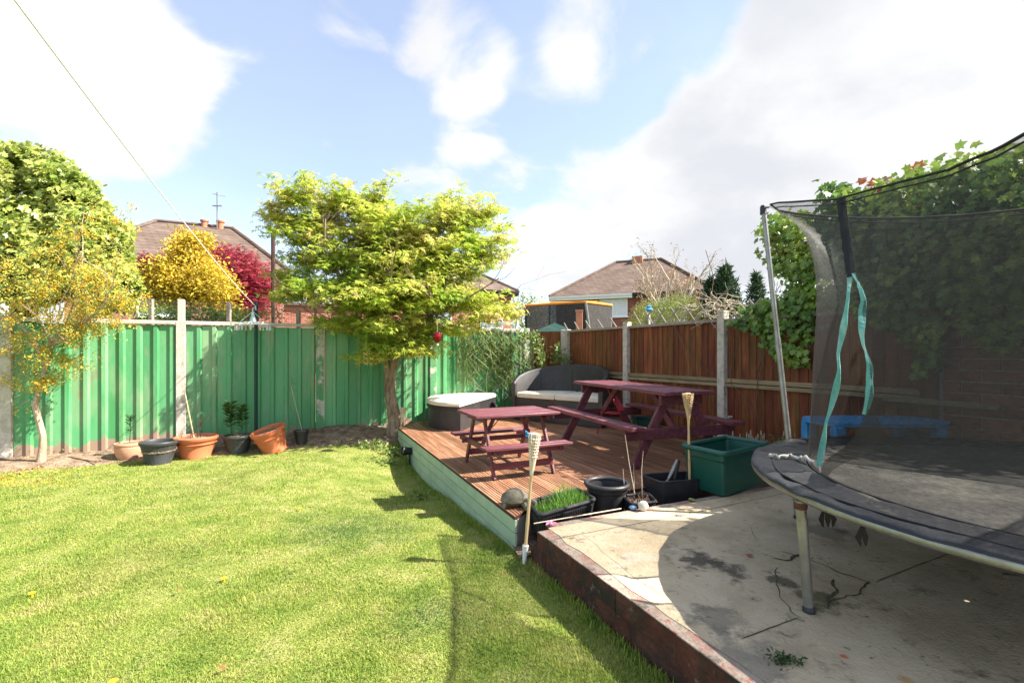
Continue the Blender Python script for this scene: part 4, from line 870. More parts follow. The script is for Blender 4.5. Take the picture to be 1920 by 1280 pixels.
for q in big:
    nr = Vector((-.75, -.5, .45)) + Vector((random.gauss(0, .35), random.gauss(0, .35), random.gauss(0, .35))); nr.normalize()
    x = Vector((random.gauss(0, .5), random.gauss(0, .4), -.9)); x -= nr * x.dot(nr); x.normalize(); y = nr.cross(x)
    o = piece('ivy_leaf', leafm, iv, q, Matrix((x, y, nr)).transposed().to_euler()); s = random.uniform(.75, 1.25); o.scale = (s, s, s)
Rr = [wallpt(px + random.gauss(0, 6), py + random.gauss(0, 4), -.05) for (px, py) in [(1630, 345), (1642, 350), (1652, 342), (1702, 312), (1808, 328), (1475, 470), (1800, 490), (1640, 452)] for _ in range(5)]
leaves('young_leaves', np.array([tuple(p) for p in Rr]), M['ivyred'], .08, IVYT, up=(-.6, -.5, .5), tilt=.4, parent=iv, kind='stuff')
b = MB()
for i in range(60):
    px = random.uniform(1440, 1900); p = wallpt(px, random.uniform(480, 640), -.05); limb(b, p, (random.gauss(0, .4), random.gauss(0, .4), 1), .010, .3, 1, [], .5)
b.build('stems', M['darktwig'], iv, True)
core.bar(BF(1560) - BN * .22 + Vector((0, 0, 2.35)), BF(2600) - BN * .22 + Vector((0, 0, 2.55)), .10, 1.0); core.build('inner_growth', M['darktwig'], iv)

# climber on the lattice
la = thing('lattice_panel', 'pale diamond lattice leaning on the green fence behind the seating', 'trellis', tuple(GF(925) + GN * .09))
def lat(a, b_, off=.085):
    m_ = MB(); p = GF(a[0]) + GN * off; q = GF(b_[0]) + GN * off
    p.z = at(a[0], a[1], p.y).z; q.z = at(b_[0], b_[1], q.y).z; m_.bar(p, q, .01, .02, up=tuple(GN), bev=.001); m_.build('lattice_slat', M['greywood'], la)
x0, x1, y0, y1 = 874, 988, 622, 752
for k in range(-4, 5):
    for s_, off in ((1, .085), (-1, .10)):
        pts = []
        for t in np.linspace(-400, 400, 801):
            px = (x0 + x1) / 2 + k * 36 + t; py = (y0 + y1) / 2 + s_ * t
            if x0 <= px <= x1 and y0 <= py <= y1: pts.append((px, py))
        if len(pts) > 12: lat(pts[0], pts[-1], off)
cl_ = thing('jasmine_climber', 'fine-leaved green climber threaded through the pale lattice', 'climber', tuple(GF(930) + GN * .1 + Vector((0, 0, .27))))
b = MB(); V_ = []
for i in range(90):
    px = random.uniform(868, 985); p = GF(px) + GN * .12; pts = []; py = 620 + random.uniform(-15, 30); x = px
    for q in range(7): pts.append(Vector(((x - 960) / F * p.y, p.y + random.uniform(-.02, .02), at(x, py, p.y).z))); x += random.gauss(0, 9); py += random.uniform(8, 20)
    b.tube(pts, .004, 4)
    for a, c in zip(pts, pts[1:]):
        for q in range(9): V_.append(tuple(a.lerp(c, random.random()) + Vector((random.gauss(0, .035), random.gauss(0, .03), random.gauss(0, .035)))))
b.build('stems', M['vine'], cl_, True)
leaves('foliage', np.array(V_), M['vine'], .055, LONG, up=(.3, -.8, .4), tilt=.8, parent=cl_)
V2 = []
for (px, py, rx, rz, n) in [(1003, 640, 14, 24, 190), (1014, 680, 12, 34, 170), (1050, 672, 24, 14, 180), (985, 630, 20, 12, 120), (1045, 655, 8, 14, 60)]: V2.append(EL(px, py, 9.35, rx, rz, .15, n, shell=.1))
hc = thing('corner_climber', 'leafy climber spilling over the corner behind the wicker sofa', 'climber', tuple(at(1020, 760, 9.4)))
leaves('foliage', np.concatenate(V2), M['vine'], .075, OVAL, up=(0, -.7, .5), tilt=.7, parent=hc)
b = MB()
for (a, c) in [((1030, 760), (1032, 645)), ((1010, 760), (998, 630)), ((1050, 760), (1050, 660))]: limb(b, at(*a, 9.4), at(*c, 9.4) - at(*a, 9.4), .008, (at(*c, 9.4) - at(*a, 9.4)).length, 1, [], .5)
b.tube([at(990, 640, 9.4), at(1010, 618, 9.3), at(1030, 613, 9.3), at(1044, 618, 9.3)], .005, 4)
b.build('stems', M['vine'], hc, True)

# ------------------------------------------------------------------ neighbour's trampoline and things beyond the fence
nt_ = thing('enclosed_trampoline', "neighbour's netted trampoline with orange foam rim beyond the fence", 'trampoline', tuple(at(1068, 700, 15)))
TT = [(985, 573, 15.0), (1098, 566, 13.6), (1147, 572, 14.8), (1120, 566, 16.6), (1030, 568, 16.6)]
top = [at(*p) for p in TT]; bot = [Vector((p.x * 1.0, p.y, .6)) for p in top]
bot[0] = at(990, 640, 15.0); bot[0].z = .6
b = MB()
for i in range(5): b.tube([top[i], top[(i + 1) % 5]], .036, 7)
b.build('foam_rim', M['netor'], nt_, True)
for i in range(5):
    b = MB(); o_ = {1: Vector((.32, 0, 0)), 2: Vector((-.12, 0, 0))}.get(i, Vector()); b.tube([bot[i] + o_, top[i]], .035, 7); b.build('pole', M['steel'] if i in (1, 2) else M['darkmetal'], nt_, True)
b = MB(); b.grid([[tuple(t.lerp(b_, s)) for s in (0, .3, .6, 1)] for t, b_ in zip([top[i] for i in (0, 1, 2, 3, 4, 0)], [bot[i] for i in (0, 1, 2, 3, 4, 0)])]); b.build('net', M['screen'], nt_)
rc = thing('clay_coloured_post', 'short orange-brown post seen through the neighbour net', 'post', tuple(at(1086, 700, 12.8)))
b = MB(); p = at(1086, 700, 12.8); b.box((p.x - .085, p.y - .05, -.3), (p.x + .085, p.y + .05, at(1086, 583, 12.8).z), None, .01); b.build('post_shaft', M['chimney'], rc); b = MB(); q = at(1086, 583, 12.8); b.box((q.x - .1, q.y - .07, q.z - .01), (q.x + .1, q.y + .07, q.z + .03)); b.build('post_cap', M['chimney'], rc)
gh = thing('garden_shed', 'small dark teal roofed shed just over the corner fence', 'shed', tuple(at(1040, 700, 12)))
b = MB(); p = at(1040, 640, 12); w_ = .35
b.box((p.x - .32, p.y, -.3), (p.x + .32, p.y + .8, at(0, 617, 12).z)); b.build('wall', M['darkmetal'], gh)
b = MB(); ez = at(0, 618, 12).z; rz_ = at(0, 605, 12).z; b.add([(p.x - .42, p.y - .05, ez), (p.x, p.y - .05, rz_), (p.x + .42, p.y - .05, ez), (p.x - .42, p.y + .9, ez), (p.x, p.y + .9, rz_), (p.x + .42, p.y + .9, ez), (p.x - .42, p.y - .05, ez - .05), (p.x + .42, p.y - .05, ez - .05)], [(0, 1, 4, 3), (1, 2, 5, 4), (0, 6, 7, 2, 1)]); b.build('roof', M['teal'], gh)
gp_ = thing('cold_frame', 'clear domed plastic cover peeping over the green fence', 'cover', tuple(at(945, 700, 10.8)))
b = MB(); rows = []
for i in range(11):
    a = math.pi * i / 10; p = at(943 - 34 * math.cos(a), 618 - 14 * math.sin(a), 10.8); rows.append([(p.x, p.y, p.z), (p.x, p.y + .8, p.z)])
b.grid(rows); b.build('film', mat('clear_film', [(.6, .64, .62)], rough=.2, spec=.5, alpha=.35), gp_, 'all')
b = MB()
for yy in (0, .4, .8): b.tube([Vector(r_[0]) + Vector((0, yy, 0)) for r_ in rows], .012, 5)
b.tube([at(968, 618, 10.7), at(972, 588, 10.7)], .04, 6); b.build('hoop', M['white'], gp_, True)
bfe = thing('bird_feeder_pole', 'white pole with a blue feeder head in front of the leafy bush', 'feeder', tuple(at(1217, 700, 8.9)))
b = MB(); b.tube([at(1218, 700, 8.9), at(1217, 585, 8.9)], .018, 7); b.build('pole', M['white'], bfe, True)
b = MB(); q = at(1217, 583, 8.9); b.lathe([(.02, -.02), (.07, 0), (.075, .03), (.04, .05), (.045, .09), (.01, .11)], 12, Matrix.Translation(q)); b.build('feeder_head', M['blue'], bfe, True)

# ------------------------------------------------------------------ washing line, prop and peg hanger
ph = thing('line_post', 'dark green clothes line post standing against the green fence', 'post', (at(480, 840, 7.5).x, 7.5, .05))
b = MB(); p = at(480, 840, 7.5); b.tube([(p.x, p.y, .0), (p.x, p.y, at(0, 576, 7.5).z)], .026, 10); b.build('post_shaft', M['postdg'], ph, True)
b = MB(); b.lathe([(.03, 0), (.034, .03), (.034, .09), (.02, .11)], 10, Matrix.Translation((p.x, p.y, at(0, 576, 7.5).z - .02))); b.build('cap', M['darkmetal'], ph, True)
a_ = Vector((p.x, p.y, at(0, 575, 7.5).z)); e_ = Vector((-1.27, .3, 3.02)); m_ = MB()
m_.tube([a_.lerp(e_, t) + Vector((0, 0, -.10 * 4 * t * (1 - t))) for t in np.linspace(0, 1, 24)], .0045, 5)
single('washing_line', m_, M['rope'], 'pale washing line running from the dark post up over the lawn', 'washing line', smooth=True)
hg = thing('peg_hanger', 'round plastic peg hanger dangling at the top of the green fence', 'peg hanger', tuple(at(474, 606, 7.42)))
c = at(474, 608, 7.42); rg = .26
b = MB(); b.tube([c + Vector((rg * math.cos(a), .16 * math.sin(a), .0)) for a in np.linspace(0, 6.28, 25)[:-1]], .011, 6, closed=True); b.tube([c + Vector((rg * .6 * math.cos(a), .09 * math.sin(a), .03)) for a in np.linspace(0, 6.28, 21)[:-1]], .009, 6, closed=True)
for i in range(8): a = i * math.pi / 4; b.tube([c + Vector((rg * math.cos(a), .16 * math.sin(a), 0)), c + Vector((0, 0, .04))], .007, 5)
b.build('ring', M['white'], hg, True)
b = MB(); b.lathe([(.045, 0), (.04, .03), (.018, .1), (.02, .16), (.008, .18)], 12, Matrix.Translation(c + Vector((0, 0, .02)))); b.tube([c + Vector((0, 0, .18)), c + Vector((.0, 0, .24)), c + Vector((.04, 0, .27)), c + Vector((.05, 0, .22))], .009, 6); b.build('hook', M['peg'], hg, True)
b = MB()
for i in range(4): a = i * math.pi / 2 + .6; b.tube([c + Vector((rg * .9 * math.cos(a), .14 * math.sin(a), 0)), c + Vector((0, 0, .2))], .003, 4)
b.build('cord', M['white'], hg, True)
for i in range(12):
    a = i * math.pi / 6 + .2; q = c + Vector((rg * math.cos(a), .16 * math.sin(a), -.01)); b = MB(); b.box((q.x - .011, q.y - .006, q.z - .085), (q.x - .002, q.y + .006, q.z)); b.box((q.x + .002, q.y - .006, q.z - .08), (q.x + .011, q.y + .006, q.z)); b.build('peg', M['pegpink'] if i % 3 == 1 else M['peg'], hg)

# ------------------------------------------------------------------ picnic tables (local frames: x = length, y = across)
def picnic(name, label, c, ang, Lh, Wh, zt, bo, bwid, zb, fl, fh, th, lw_, nb, mat_=None, tie=True, group='maroon picnic tables on the deck'):
    t = thing(name, label, 'picnic table', (c[0], c[1], .2515), ang, group); m_ = mat_ or M['maroon']; ft = 0.0
    gapw = .008; pw = (2 * Wh - gapw * (nb - 1)) / nb
    for i in range(nb):
        y = -Wh + i * (pw + gapw); b = MB(); e = random.uniform(-.006, .006); b.box((-Lh + e, y, zt - th), (Lh + e, y + pw, zt), None, .005); b.build('top_board', m_, t, True, world=False)
    for s in (-1, 1):
        for i in range(2):
            w2 = (bwid - .006) / 2; y = (-bo + i * (w2 + .006)) if s < 0 else (bo - bwid + i * (w2 + .006)); b = MB(); e = random.uniform(-.006, .006)
            b.box((-Lh + e, y, zb - th), (Lh + e, y + w2, zb), None, .005); b.build('bench_board', m_, t, True, world=False)
        # outer sub-structure at each end
    for s in (-1, 1):
        x = s * fl
        for q in (-1, 1):
            b = MB(); b.bar((x, q * fh, lw_ * .0), (x, q * .14, zt - th), lw_ * 1.0, th, up=(1, 0, 0), bev=.004)
            # square the foot to the boards
            for k_, v in enumerate(b.v):
                v = list(v); v[2] = max(v[2], 0); v[2] = min(v[2], zt - th - .002); b.v[k_] = tuple(v)
            b.build('leg', m_, t, True, world=False)
        xo = x + s * (th + .003)
        b = MB(); b.box((xo - th / 2, -bo + .03, zb - th - lw_ - .002), (xo + th / 2, bo - .03, zb - th - .002), None, .004); b.build('bench_support', m_, t, True, world=False)
        b = MB(); b.box((xo - th / 2, -Wh + .05, zt - th - lw_ - .002), (xo + th / 2, Wh - .05, zt - th - .002), None, .004)
        b.build('top_support', m_, t, True, world=False)
        b = MB(); b.bar((x - s * .04, 0, zb - th - lw_ * .6), (x - s * fl * .55, 0, zt - th - .01), th, lw_ * .7, bev=.003); b.build('brace', m_, t, True, world=False)
    return t, m_
big, _m = picnic('picnic_table', 'large maroon picnic table, half in shade, near the brown fence', (1.555, 6.12), math.pi / 2 + .334, 1.06, .325, .83, .745, .20, .475, .86, .56, .042, .115, 5)
small_, _m = picnic('picnic_table', "child-sized maroon picnic table in the sun at the deck's left edge", (-.045, 5.20), .425, .475, .325, .615, .565, .17, .335, .33, .42, .026, .055, 3)
for y in (-.40, .40):
    b = MB(); b.box((-.33, y - .012, .09), (.33, y + .012, .155), None, .003); b.build('foot_rail', M['maroon'], small_, True, world=False)
for y in (-.46, .30):
    b = MB(); b.box((-.42, y - .014, .25), (.42, y + .014, .30), None, .003); b.build('bench_rail', M['maroon'], small_, True, world=False)
b = MB(); b.tube([(-.33, -.1, .38), (-.15, .05, .45), (0, .1, .58)], .005, 5); b.build('stay', M['darkmetal'], small_, True, world=False)

# ------------------------------------------------------------------ wicker set
def halfmoon(poly_fn, n=24): return [poly_fn(i / n) for i in range(n + 1)]
sc_ = Vector((.75, 8.38, 0)); sa = Vector((.80, -.60, 0)); sn = Vector((.60, .80, 0)); RS = .90
so_ = thing('wicker_sofa', 'dark wicker half-moon sofa with curved back in the deck corner', 'sofa', (sc_.x, sc_.y, .2515), 0)
def arc(r, t, z, c=sc_, a=sa, n_=sn): th = math.pi * t; return c + a * (r * math.cos(th)) + n_ * (r * math.sin(th)) + Vector((0, 0, z))
b = MB(); pl = [(p.x, p.y) for p in [arc(RS, t, 0) for t in np.linspace(0, 1, 28)]]; b.prism(pl, .262, .66); b.build('base', M['wicker'], so_, True)
b = MB(); outer = []; 
for t in np.linspace(-.01, 1.01, 40):
    hgt = .94 + .33 * max(0, math.sin(math.pi * min(1, max(0, t)))) ** .55
    outer.append([tuple(arc(RS - .055, t, .45)), tuple(arc(RS - .055, t, hgt - .03)), tuple(arc(RS - .035, t, hgt)), tuple(arc(RS + .015, t, hgt)), tuple(arc(RS + .03, t, hgt - .03)), tuple(arc(RS + .005, t, .3))])
b.grid(outer); b.f.append(tuple(range(5, -1, -1))); b.mi.append(0); n_ = len(b.v); b.f.append(tuple(range(n_ - 6, n_))); b.mi.append(0); b.build('backrest', M['wicker'], so_, True)
b = MB()
for t in (.28, .55, .78): b.tube([arc(RS - .058, t, .7), arc(RS - .060, t, 1.16)], .004, 4)
b.build('back_seam', M['blackpl'], so_)
def cushion(name, par, pts, z0, z1, m_):
    b = MB(); n = len(pts); c = sum(pts, Vector()) / n; e = .035; vs = []; lv = [(z0, .94), (z0 + .01, .985), ((z0 + z1) / 2, 1.0), (z1 - .018, .985), (z1, .93), (z1 + .006, .6), (z1 + .010, .25)]
    for z, s in lv: vs += [tuple(c + (p - c) * s + Vector((0, 0, z))) for p in pts]
    fs = [(k * n + i, k * n + (i + 1) % n, (k + 1) * n + (i + 1) % n, (k + 1) * n + i) for k in range(len(lv) - 1) for i in range(n)] + [tuple(range(n - 1, -1, -1)), tuple(range((len(lv) - 1) * n, len(lv) * n))]
    b.add(vs, fs); o = b.build(name, m_, par, True); return o
for (ta, tb_) in ((.0, .495), (.505, 1.)):
    pts = [arc(RS - .07, t, 0) - sn * .0 for t in np.linspace(ta, tb_, 14)]; mid = sc_ + sa * (.006 if ta == 0 else -.006) - sn * .02
    # closed along the flat front and the middle split
    pts = pts + ([mid.lerp(pts[0], s) for s in (0, .33, .66)] if ta == 0 else [pts[-1].lerp(mid, s) for s in (.33, .66, 1)])
    cushion('seat_cushion', so_, pts, .662, .765, M['cushion'])
for pc in (so_.children):
    pass
fc = Vector((-.56, 8.42, 0)); fa = Vector((.28, .96, 0)).normalized(); fn = Vector((-.96, .28, 0)).normalized(); RF = .90
fs_ = thing('wicker_footstool', 'dark wicker half-moon footstool with cream cushion beside the green fence', 'footstool', (fc.x, fc.y, .2515))
arcf = lambda r, t, z: arc(r, t, z, fc, fa, fn)
b = MB(); b.prism([(p.x, p.y) for p in [arcf(RF, t, 0) for t in np.linspace(0, 1, 30)]], .254, .625); b.build('base', M['wicker'], fs_, True)
b = MB(); b.tube([arcf(RF + .012, t, .60) for t in np.linspace(0, 1, 30)], .02, 6); b.build('rim', M['wicker'], fs_, True)
cushion('seat_cushion', fs_, [arcf(RF + .03, t, 0) for t in np.linspace(0, 1, 26)] + [arcf(RF + .03, 1, 0).lerp(arcf(RF + .03, 0, 0), s) for s in (.25, .5, .75)], .628, .715, M['cushion'])

# red folding chair and dark crate behind the table
rc_ = thing('red_folding_chair', 'small red plastic folded chair behind the large picnic table', 'chair', tuple(on(1155, 812, .25)) )
p = at(1158, 745, 6.9)
b = MB(); b.bar(at(1146, 734, 6.95), at(1166, 770, 6.8), .12, .02); b.build('backrest', M['redpl'], rc_); b = MB(); b.bar(at(1128, 772, 6.9), at(1164, 774, 6.8), .14, .02); b.build('seat', M['redpl'], rc_)
for a, c in (((1128, 774), (1120, 812)), ((1164, 774), (1170, 815))): b = MB(); b.tube([at(*a, 6.85), on(c[0], c[1] + 0, .25)], .009, 6); b.build('leg', M['redpl'], rc_, True)
cr_ = thing('dark_crate', 'dark teal plastic crate on the deck under the far bench', 'crate', (2.05, 7.35, .2515))
b = MB(); b.box((1.88, 7.2, .254), (2.22, 7.5, .274)); 
for (x0_, x1_, y0_, y1_) in ((1.88, 2.22, 7.2, 7.215), (1.88, 2.22, 7.485, 7.5), (1.88, 1.895, 7.216, 7.484), (2.205, 2.22, 7.216, 7.484)): b.box((x0_, y0_, .275), (x1_, y1_, .5))
b.build('crate_body', M['tub'], cr_); b = MB(); b.tube([(1.87, 7.19, .5), (2.23, 7.19, .5), (2.23, 7.51, .5), (1.87, 7.51, .5)], .012, 5, closed=True); b.build('rim', M['blackpl'], cr_)
b = MB(); q = at(1366, 783, 5.75)
for i in range(7): a = random.uniform(0, 6.28); b.tube([q, q + Vector((.05 * math.cos(a), .03 * math.sin(a), random.uniform(.0, .04)))], [.008, .004], 5)
b.tube([q, q + Vector((-.08, .0, -.012))], .007, 5)
single('cloth_scrap', b, M['stone'], 'small knotted white cloth scrap on the right-hand bench end', 'cloth', smooth=True)

# ------------------------------------------------------------------ bamboo torches
def torch(label, base, top, hb, r=.055, metal=False, pale=False, rag=False):
    base = Vector(base); top = Vector(top); t = thing('bamboo_torch', label, 'torch', tuple(base), 0, 'bamboo garden torches'); d = (top - base).normalized(); neck = top - d * hb
    s0 = base + d * (.10 if metal else 0)
    b = MB(); n = 9; pts = []; rr = []
    for i in range(n + 1): q = s0.lerp(neck + d * .02, i / n); pts += [q]; rr += [.0115 * (1.0 - .12 * i / n) + (.0022 if i % 3 == 0 else 0)]
    b.tube(pts, rr, 8); b.build('cane', M['bamboo'], t, True)
    u = d.cross(Vector((0, 1, 0))).normalized(); w = d.cross(u)
    ms = M['palebamboo'] if pale else M['bamboo']; b = MB()
    for i in range(14):
        a = i * 2 * math.pi / 14; e = u * math.cos(a) + w * math.sin(a)
        b.bar(neck + e * .010, top + e * r, .007, .003, up=tuple(e), bev=0)
    b.build('splayed_strips', ms, t)
    b = MB()
    for k in range(7):
        f_ = .45 + .07 * k; rad = .010 + (r - .010) * f_; pts = [neck.lerp(top, f_) + (u * math.cos(a) + w * math.sin(a)) * (rad + .003 * (1 if (j + k) % 2 else -1)) for j, a in enumerate(np.linspace(0, 6.283, 15)[:-1])]; b.tube(pts, .0045, 4, closed=True)
    b.build('woven_band', ms, t, True)
    b = MB(); b.lathe([(.004, -.09), (r * .55, -.05), (r * .8, -.005), (r * .3, .004)], 12, Matrix.Translation(top) @ d.to_track_quat('Z', 'Y').to_matrix().to_4x4()); b.build('fuel_cup', M['foam'] if rag else M['bamboo'], t, True)
    if metal:
        b = MB(); b.tube([base, base + d * .13], [.012, .023], 12); b.build('ground_sleeve', M['white'], t, True)
    return t
tb0 = on(982, 1040, .02); torch('bamboo garden torch with a white sleeve leaning at the patio corner', (tb0.x, tb0.y - .10, .0), at(1003, 812, 3.45), .30, .047, True, True, True)
b = MB(); q = at(990, 815, 3.43)
for i in range(9): a = random.uniform(0, 6.28); b.tube([q, q + Vector((.02 * math.cos(a), .01 * math.sin(a), random.uniform(-.02, .03)))], [.006, .003], 4)
single('blue_rag', b, M['blue'], 'scrap of blue and white rag tied to the front torch', 'rag', smooth=True)
torch('bamboo torch standing in the green tub below the large table', (1.615, 4.36, .262), at(1290, 737, 4.42), .24, .052)
torch('short pale bamboo torch leaning against the acer trunk', (at(748, 812, 7.93).x, 7.93, .05), at(757, 764, 7.93), .27, .055, False, True)

# ------------------------------------------------------------------ pots by the fence
def soilcap(b, r, z, T=None):
    b.lathe([(r, z - .02), (r, z), (r * .5, z + .008), (.01, z + .012)], 20, T)
def pot(label, px, py_rim, py_base, Y, w_px, m_, style, cat='plant pot', tilt=None, group='plant pots along the green fence', soil=.06):
    X = (px - 960) / F * Y; zb = gz(X, Y) if py_base is None else H - (py_base - 660) / F * Y; zb = max(zb, gz(X, Y) - .01) if Y > 6 and not tilt else zb
    h = H - (py_rim - 660) / F * Y - zb; r = w_px / 2 / F * Y
    t = thing('plant_pot', label, cat, (X, Y, zb), 0, group); T = Matrix.Translation((X, Y, zb)) @ (tilt or Matrix.Identity(4))
    rb = r * .66; b = MB(); fl = {'flute': .018, 'fn': 22} if style == 'fluted' else {}
    if style == 'round': prof_ = [(.01, 0), (rb * 1.05, 0), (r * .86, h * .28), (r * .96, h * .6), (r * .97, h * .78), (r * .92, h * .80), (r * .90, h * .84)]
    else: prof_ = [(.01, 0), (rb, 0), (rb * 1.02, h * .05), (rb * 1.0, h * .08), (r * .90, h * .80), (r * .91, h * .84)]
    b.lathe(prof_ + [(r * .86, h * .86), (r * .80, h * .55)], 44, T, **fl); b.build('body', m_, t, True)
    b = MB(); b.lathe([(r * .90, h * .83), (r * .97, h * .85), (r * 1.0, h * .93), (r * 1.0, h * .97), (r * .97, h), (r * .90, h), (r * .87, h * .97), (r * .86, h * .84)], 44, T); b.build('rim', m_, t, True)
    b = MB(); soilcap(b, r * .855, h * (1 - soil) if soil < .9 else h * .3, T); b.build('potting_soil', M['soil'], t, True)
    if style in ('ringed',):
        b = MB(); b.lathe([(r * .895, h * .66), (r * .925, h * .68), (r * .905, h * .70)], 44, T); b.build('band', m_, t, True)
    return t, Vector((X, Y, zb + h * (1 - soil) if soil < .9 else zb + h * .3)), r, h
def sprig(label, p, ht, n, lean=(0, 0), leafm=None, size=.09, top=True, kind='lily', cat='plant', r=.006, name='potted_lily', group=None):
    t = thing(name, label, cat, tuple(p), 0, group); b = MB(); q = Vector(p) + Vector((lean[0], lean[1], ht)); b.tube([p, Vector(p).lerp(q, .5) + Vector((.005, 0, 0)), q], [r, r * .9, r * .7], 7); b.build('stem', M['lily'] if kind == 'lily' else M['darktwig'], t, True)
    P = []; U = []
    for i in range(n):
        v = random.random() ** (.55 if top else 1); P.append(tuple(Vector(p).lerp(q, .25 + .78 * v)))
    P = np.array(P); n_ = len(P); a = RNG.uniform(0, 6.283, n_); elev_ = RNG.uniform(.1, .9, n_)
    T_, Fc = LONG if kind == 'lily' else OVAL
    x = np.stack([np.cos(a) * np.cos(elev_), np.sin(a) * np.cos(elev_), np.sin(elev_)], 1); y = np.stack([-np.sin(a), np.cos(a), 0 * a], 1); z = np.cross(x, y); s = size * RNG.uniform(.7, 1.2, n_)
    V = ((T_[None, :, 0, None] * x[:, None] + T_[None, :, 1, None] * y[:, None] + T_[None, :, 2, None] * z[:, None]) * s[:, None, None] + P[:, None]).reshape(-1, 3); k = len(T_)
    lp = (Fc[None] + (np.arange(n_) * k)[:, None, None]).reshape(-1); fast_mesh('foliage', V, lp, np.arange(n_ * len(Fc)) * 3, None, leafm or M['lily'], t); return t
t1, p, r, h = pot('pale terracotta pot, leftmost in the row by the fence', 243, 829, 863, 6.66, 48, M['terra2'], 'round')
sprig('single lily shoot in the pale terracotta pot', p + Vector((0, 0, 0)), .36, 70, (.01, 0), size=.075, group='lily shoots in the pots')
t2, p, r, h = pot('wide charcoal pot beside the pale terracotta pot, nothing growing in it', 298, 826, 868, 6.48, 62, M['greypot'], 'fluted', soil=.4)
t3, p, r, h = pot('wide orange pot with a cane and dead twigs by the concrete post', 368, 817, 858, 6.85, 73, M['terra'], 'ringed', soil=.12)
b = MB(); b.tube([p + Vector((-.02, 0, -.05)), at(347, 737, 6.95)], .007, 7); single('garden_cane', b, M['bamboo'], 'thin cane leaning from the wide orange pot to the fence', 'cane', smooth=True)
tw = thing('dead_plant', 'dead brown twigs standing in the wide orange pot', 'plant', tuple(p)); b = MB()
for i in range(6): limb(b, p + Vector((random.uniform(-.1, .05), random.uniform(-.05, .05), -.01)), (random.gauss(-.1, .2), 0, 1), .004, .28, 1, [], .4)
b.build('stem', M['darktwig'], tw, True)
t4, p, r, h = pot('ribbed charcoal pot with two lily shoots', 446, 815, 850, 7.1, 52, M['greypot'], 'fluted', soil=.1)
sprig('taller left lily shoot in the ribbed charcoal pot', p + Vector((-.10, 0, 0)), .46, 130, (-.02, 0), size=.12, group='lily shoots in the pots')
sprig('right-hand lily shoot in the ribbed charcoal pot', p + Vector((.06, 0, 0)), .43, 110, (.01, 0), size=.11, group='lily shoots in the pots')
sprig('small low seedling between the two lily shoots', p + Vector((.0, -.05, 0)), .09, 14, (.0, 0), M['vine'], size=.05, name='seedling', group='lily shoots in the pots')
TL = Matrix.Rotation(R(-14), 4, 'Y') @ Matrix.Rotation(R(12), 4, 'X')
t5, p, r, h = pot('bright orange pot tipped to one side at the right of the row', 517, 800, 846, 7.2, 62, M['terra'], 'ringed', tilt=TL, soil=.14)
wd = thing('weed_tuft', 'small green weeds in the tipped orange pot', 'plant', tuple(p)); leaves('foliage', np.array(p)[None] + RNG.normal(0, 1, (70, 3)) * np.array([.08, .06, .02]), M['vine'], .05, OVAL, parent=wd)
t6, p, r, h = pot('small black pot at the right end of the row by the fence', 565, 806, 832, 7.5, 28, M['blackpl'], 'plain', soil=.08)
dp = thing('staked_seedling', 'thin dark seedling tied to a stick in the small black pot', 'plant', tuple(p)); b = MB(); b.tube([p + Vector((.02, 0, -.03)), at(545, 722, 7.55)], .005, 6); b.build('stake', M['twig'], dp, True)
b = MB(); tp = []; limb(b, p, (-.3, 0, 1), .004, .5, 2, tp, .4); b.build('stem', M['darktwig'], dp, True); leaves('foliage', sprays(np.array([tuple(x) for x in tp]), 5, .04, .05), M['darktwig'], .03, OVAL, parent=dp)
# stick on the bed, petals, weeds
b = MB(); a, c = on(100, 856, .07), on(182, 866, .05); b.tube([a, a.lerp(c, .4) + Vector((0, .02, .015)), c], [.012, .012, .006], 6); single('fallen_stick', b, M['darktwig'], 'dark stick lying on the bare bed by the berberis', 'stick', smooth=True)
P = []
for i in range(900):
    px = abs(random.gauss(40, 90)) - 20; py = random.uniform(852, 905); q = on(px, py, .06); q.z = gz(q.x, q.y) + .022; P.append(tuple(q))
leaves('fallen_petals', np.array(P), M['orange'], .02, ROUND, tilt=.3, kind='stuff'); bpy.data.objects['fallen_petals']['label'] = 'orange petals and litter scattered under the berberis'; bpy.data.objects['fallen_petals']['category'] = 'petals'
P = []
for i in range(700):
    px = random.uniform(30, 745); Yf = 7.3 * 2520 / (2860 - px); Y = Yf - random.uniform(.05, .7); X = (px - 960) / F * Y; P.append((X, Y, gz(X, Y) + .03))
leaves('leaf_litter', np.array(P), M['dryleaf'], .035, OVAL, tilt=.35, kind='stuff'); o = bpy.data.objects['leaf_litter']; o['label'] = 'dry brown leaf litter on the bare bed below the green fence'; o['category'] = 'leaf litter'
P = np.concatenate([RNG.normal(0, 1, (n, 3)) * np.array([s, s * .5, .05]) + np.array(tuple(on(px, py, .08))) for (px, py, s, n) in [(605, 812, .10, 120), (715, 800, .12, 200), (700, 830, .14, 160), (735, 835, .08, 120), (55, 850, .16, 160), (105, 850, .10, 140), (725, 845, .1, 100), (785, 900, .05, 60)]])
P[:, 2] = [gz(x, y) + .02 + abs(z_ - .08) for x, y, z_ in P]
leaves('bed_weeds', P, M['vine'], .06, OVAL, tilt=.8, kind='stuff'); o = bpy.data.objects['bed_weeds']; o['label'] = 'low green weeds growing along the foot of the fence'; o['category'] = 'weeds'

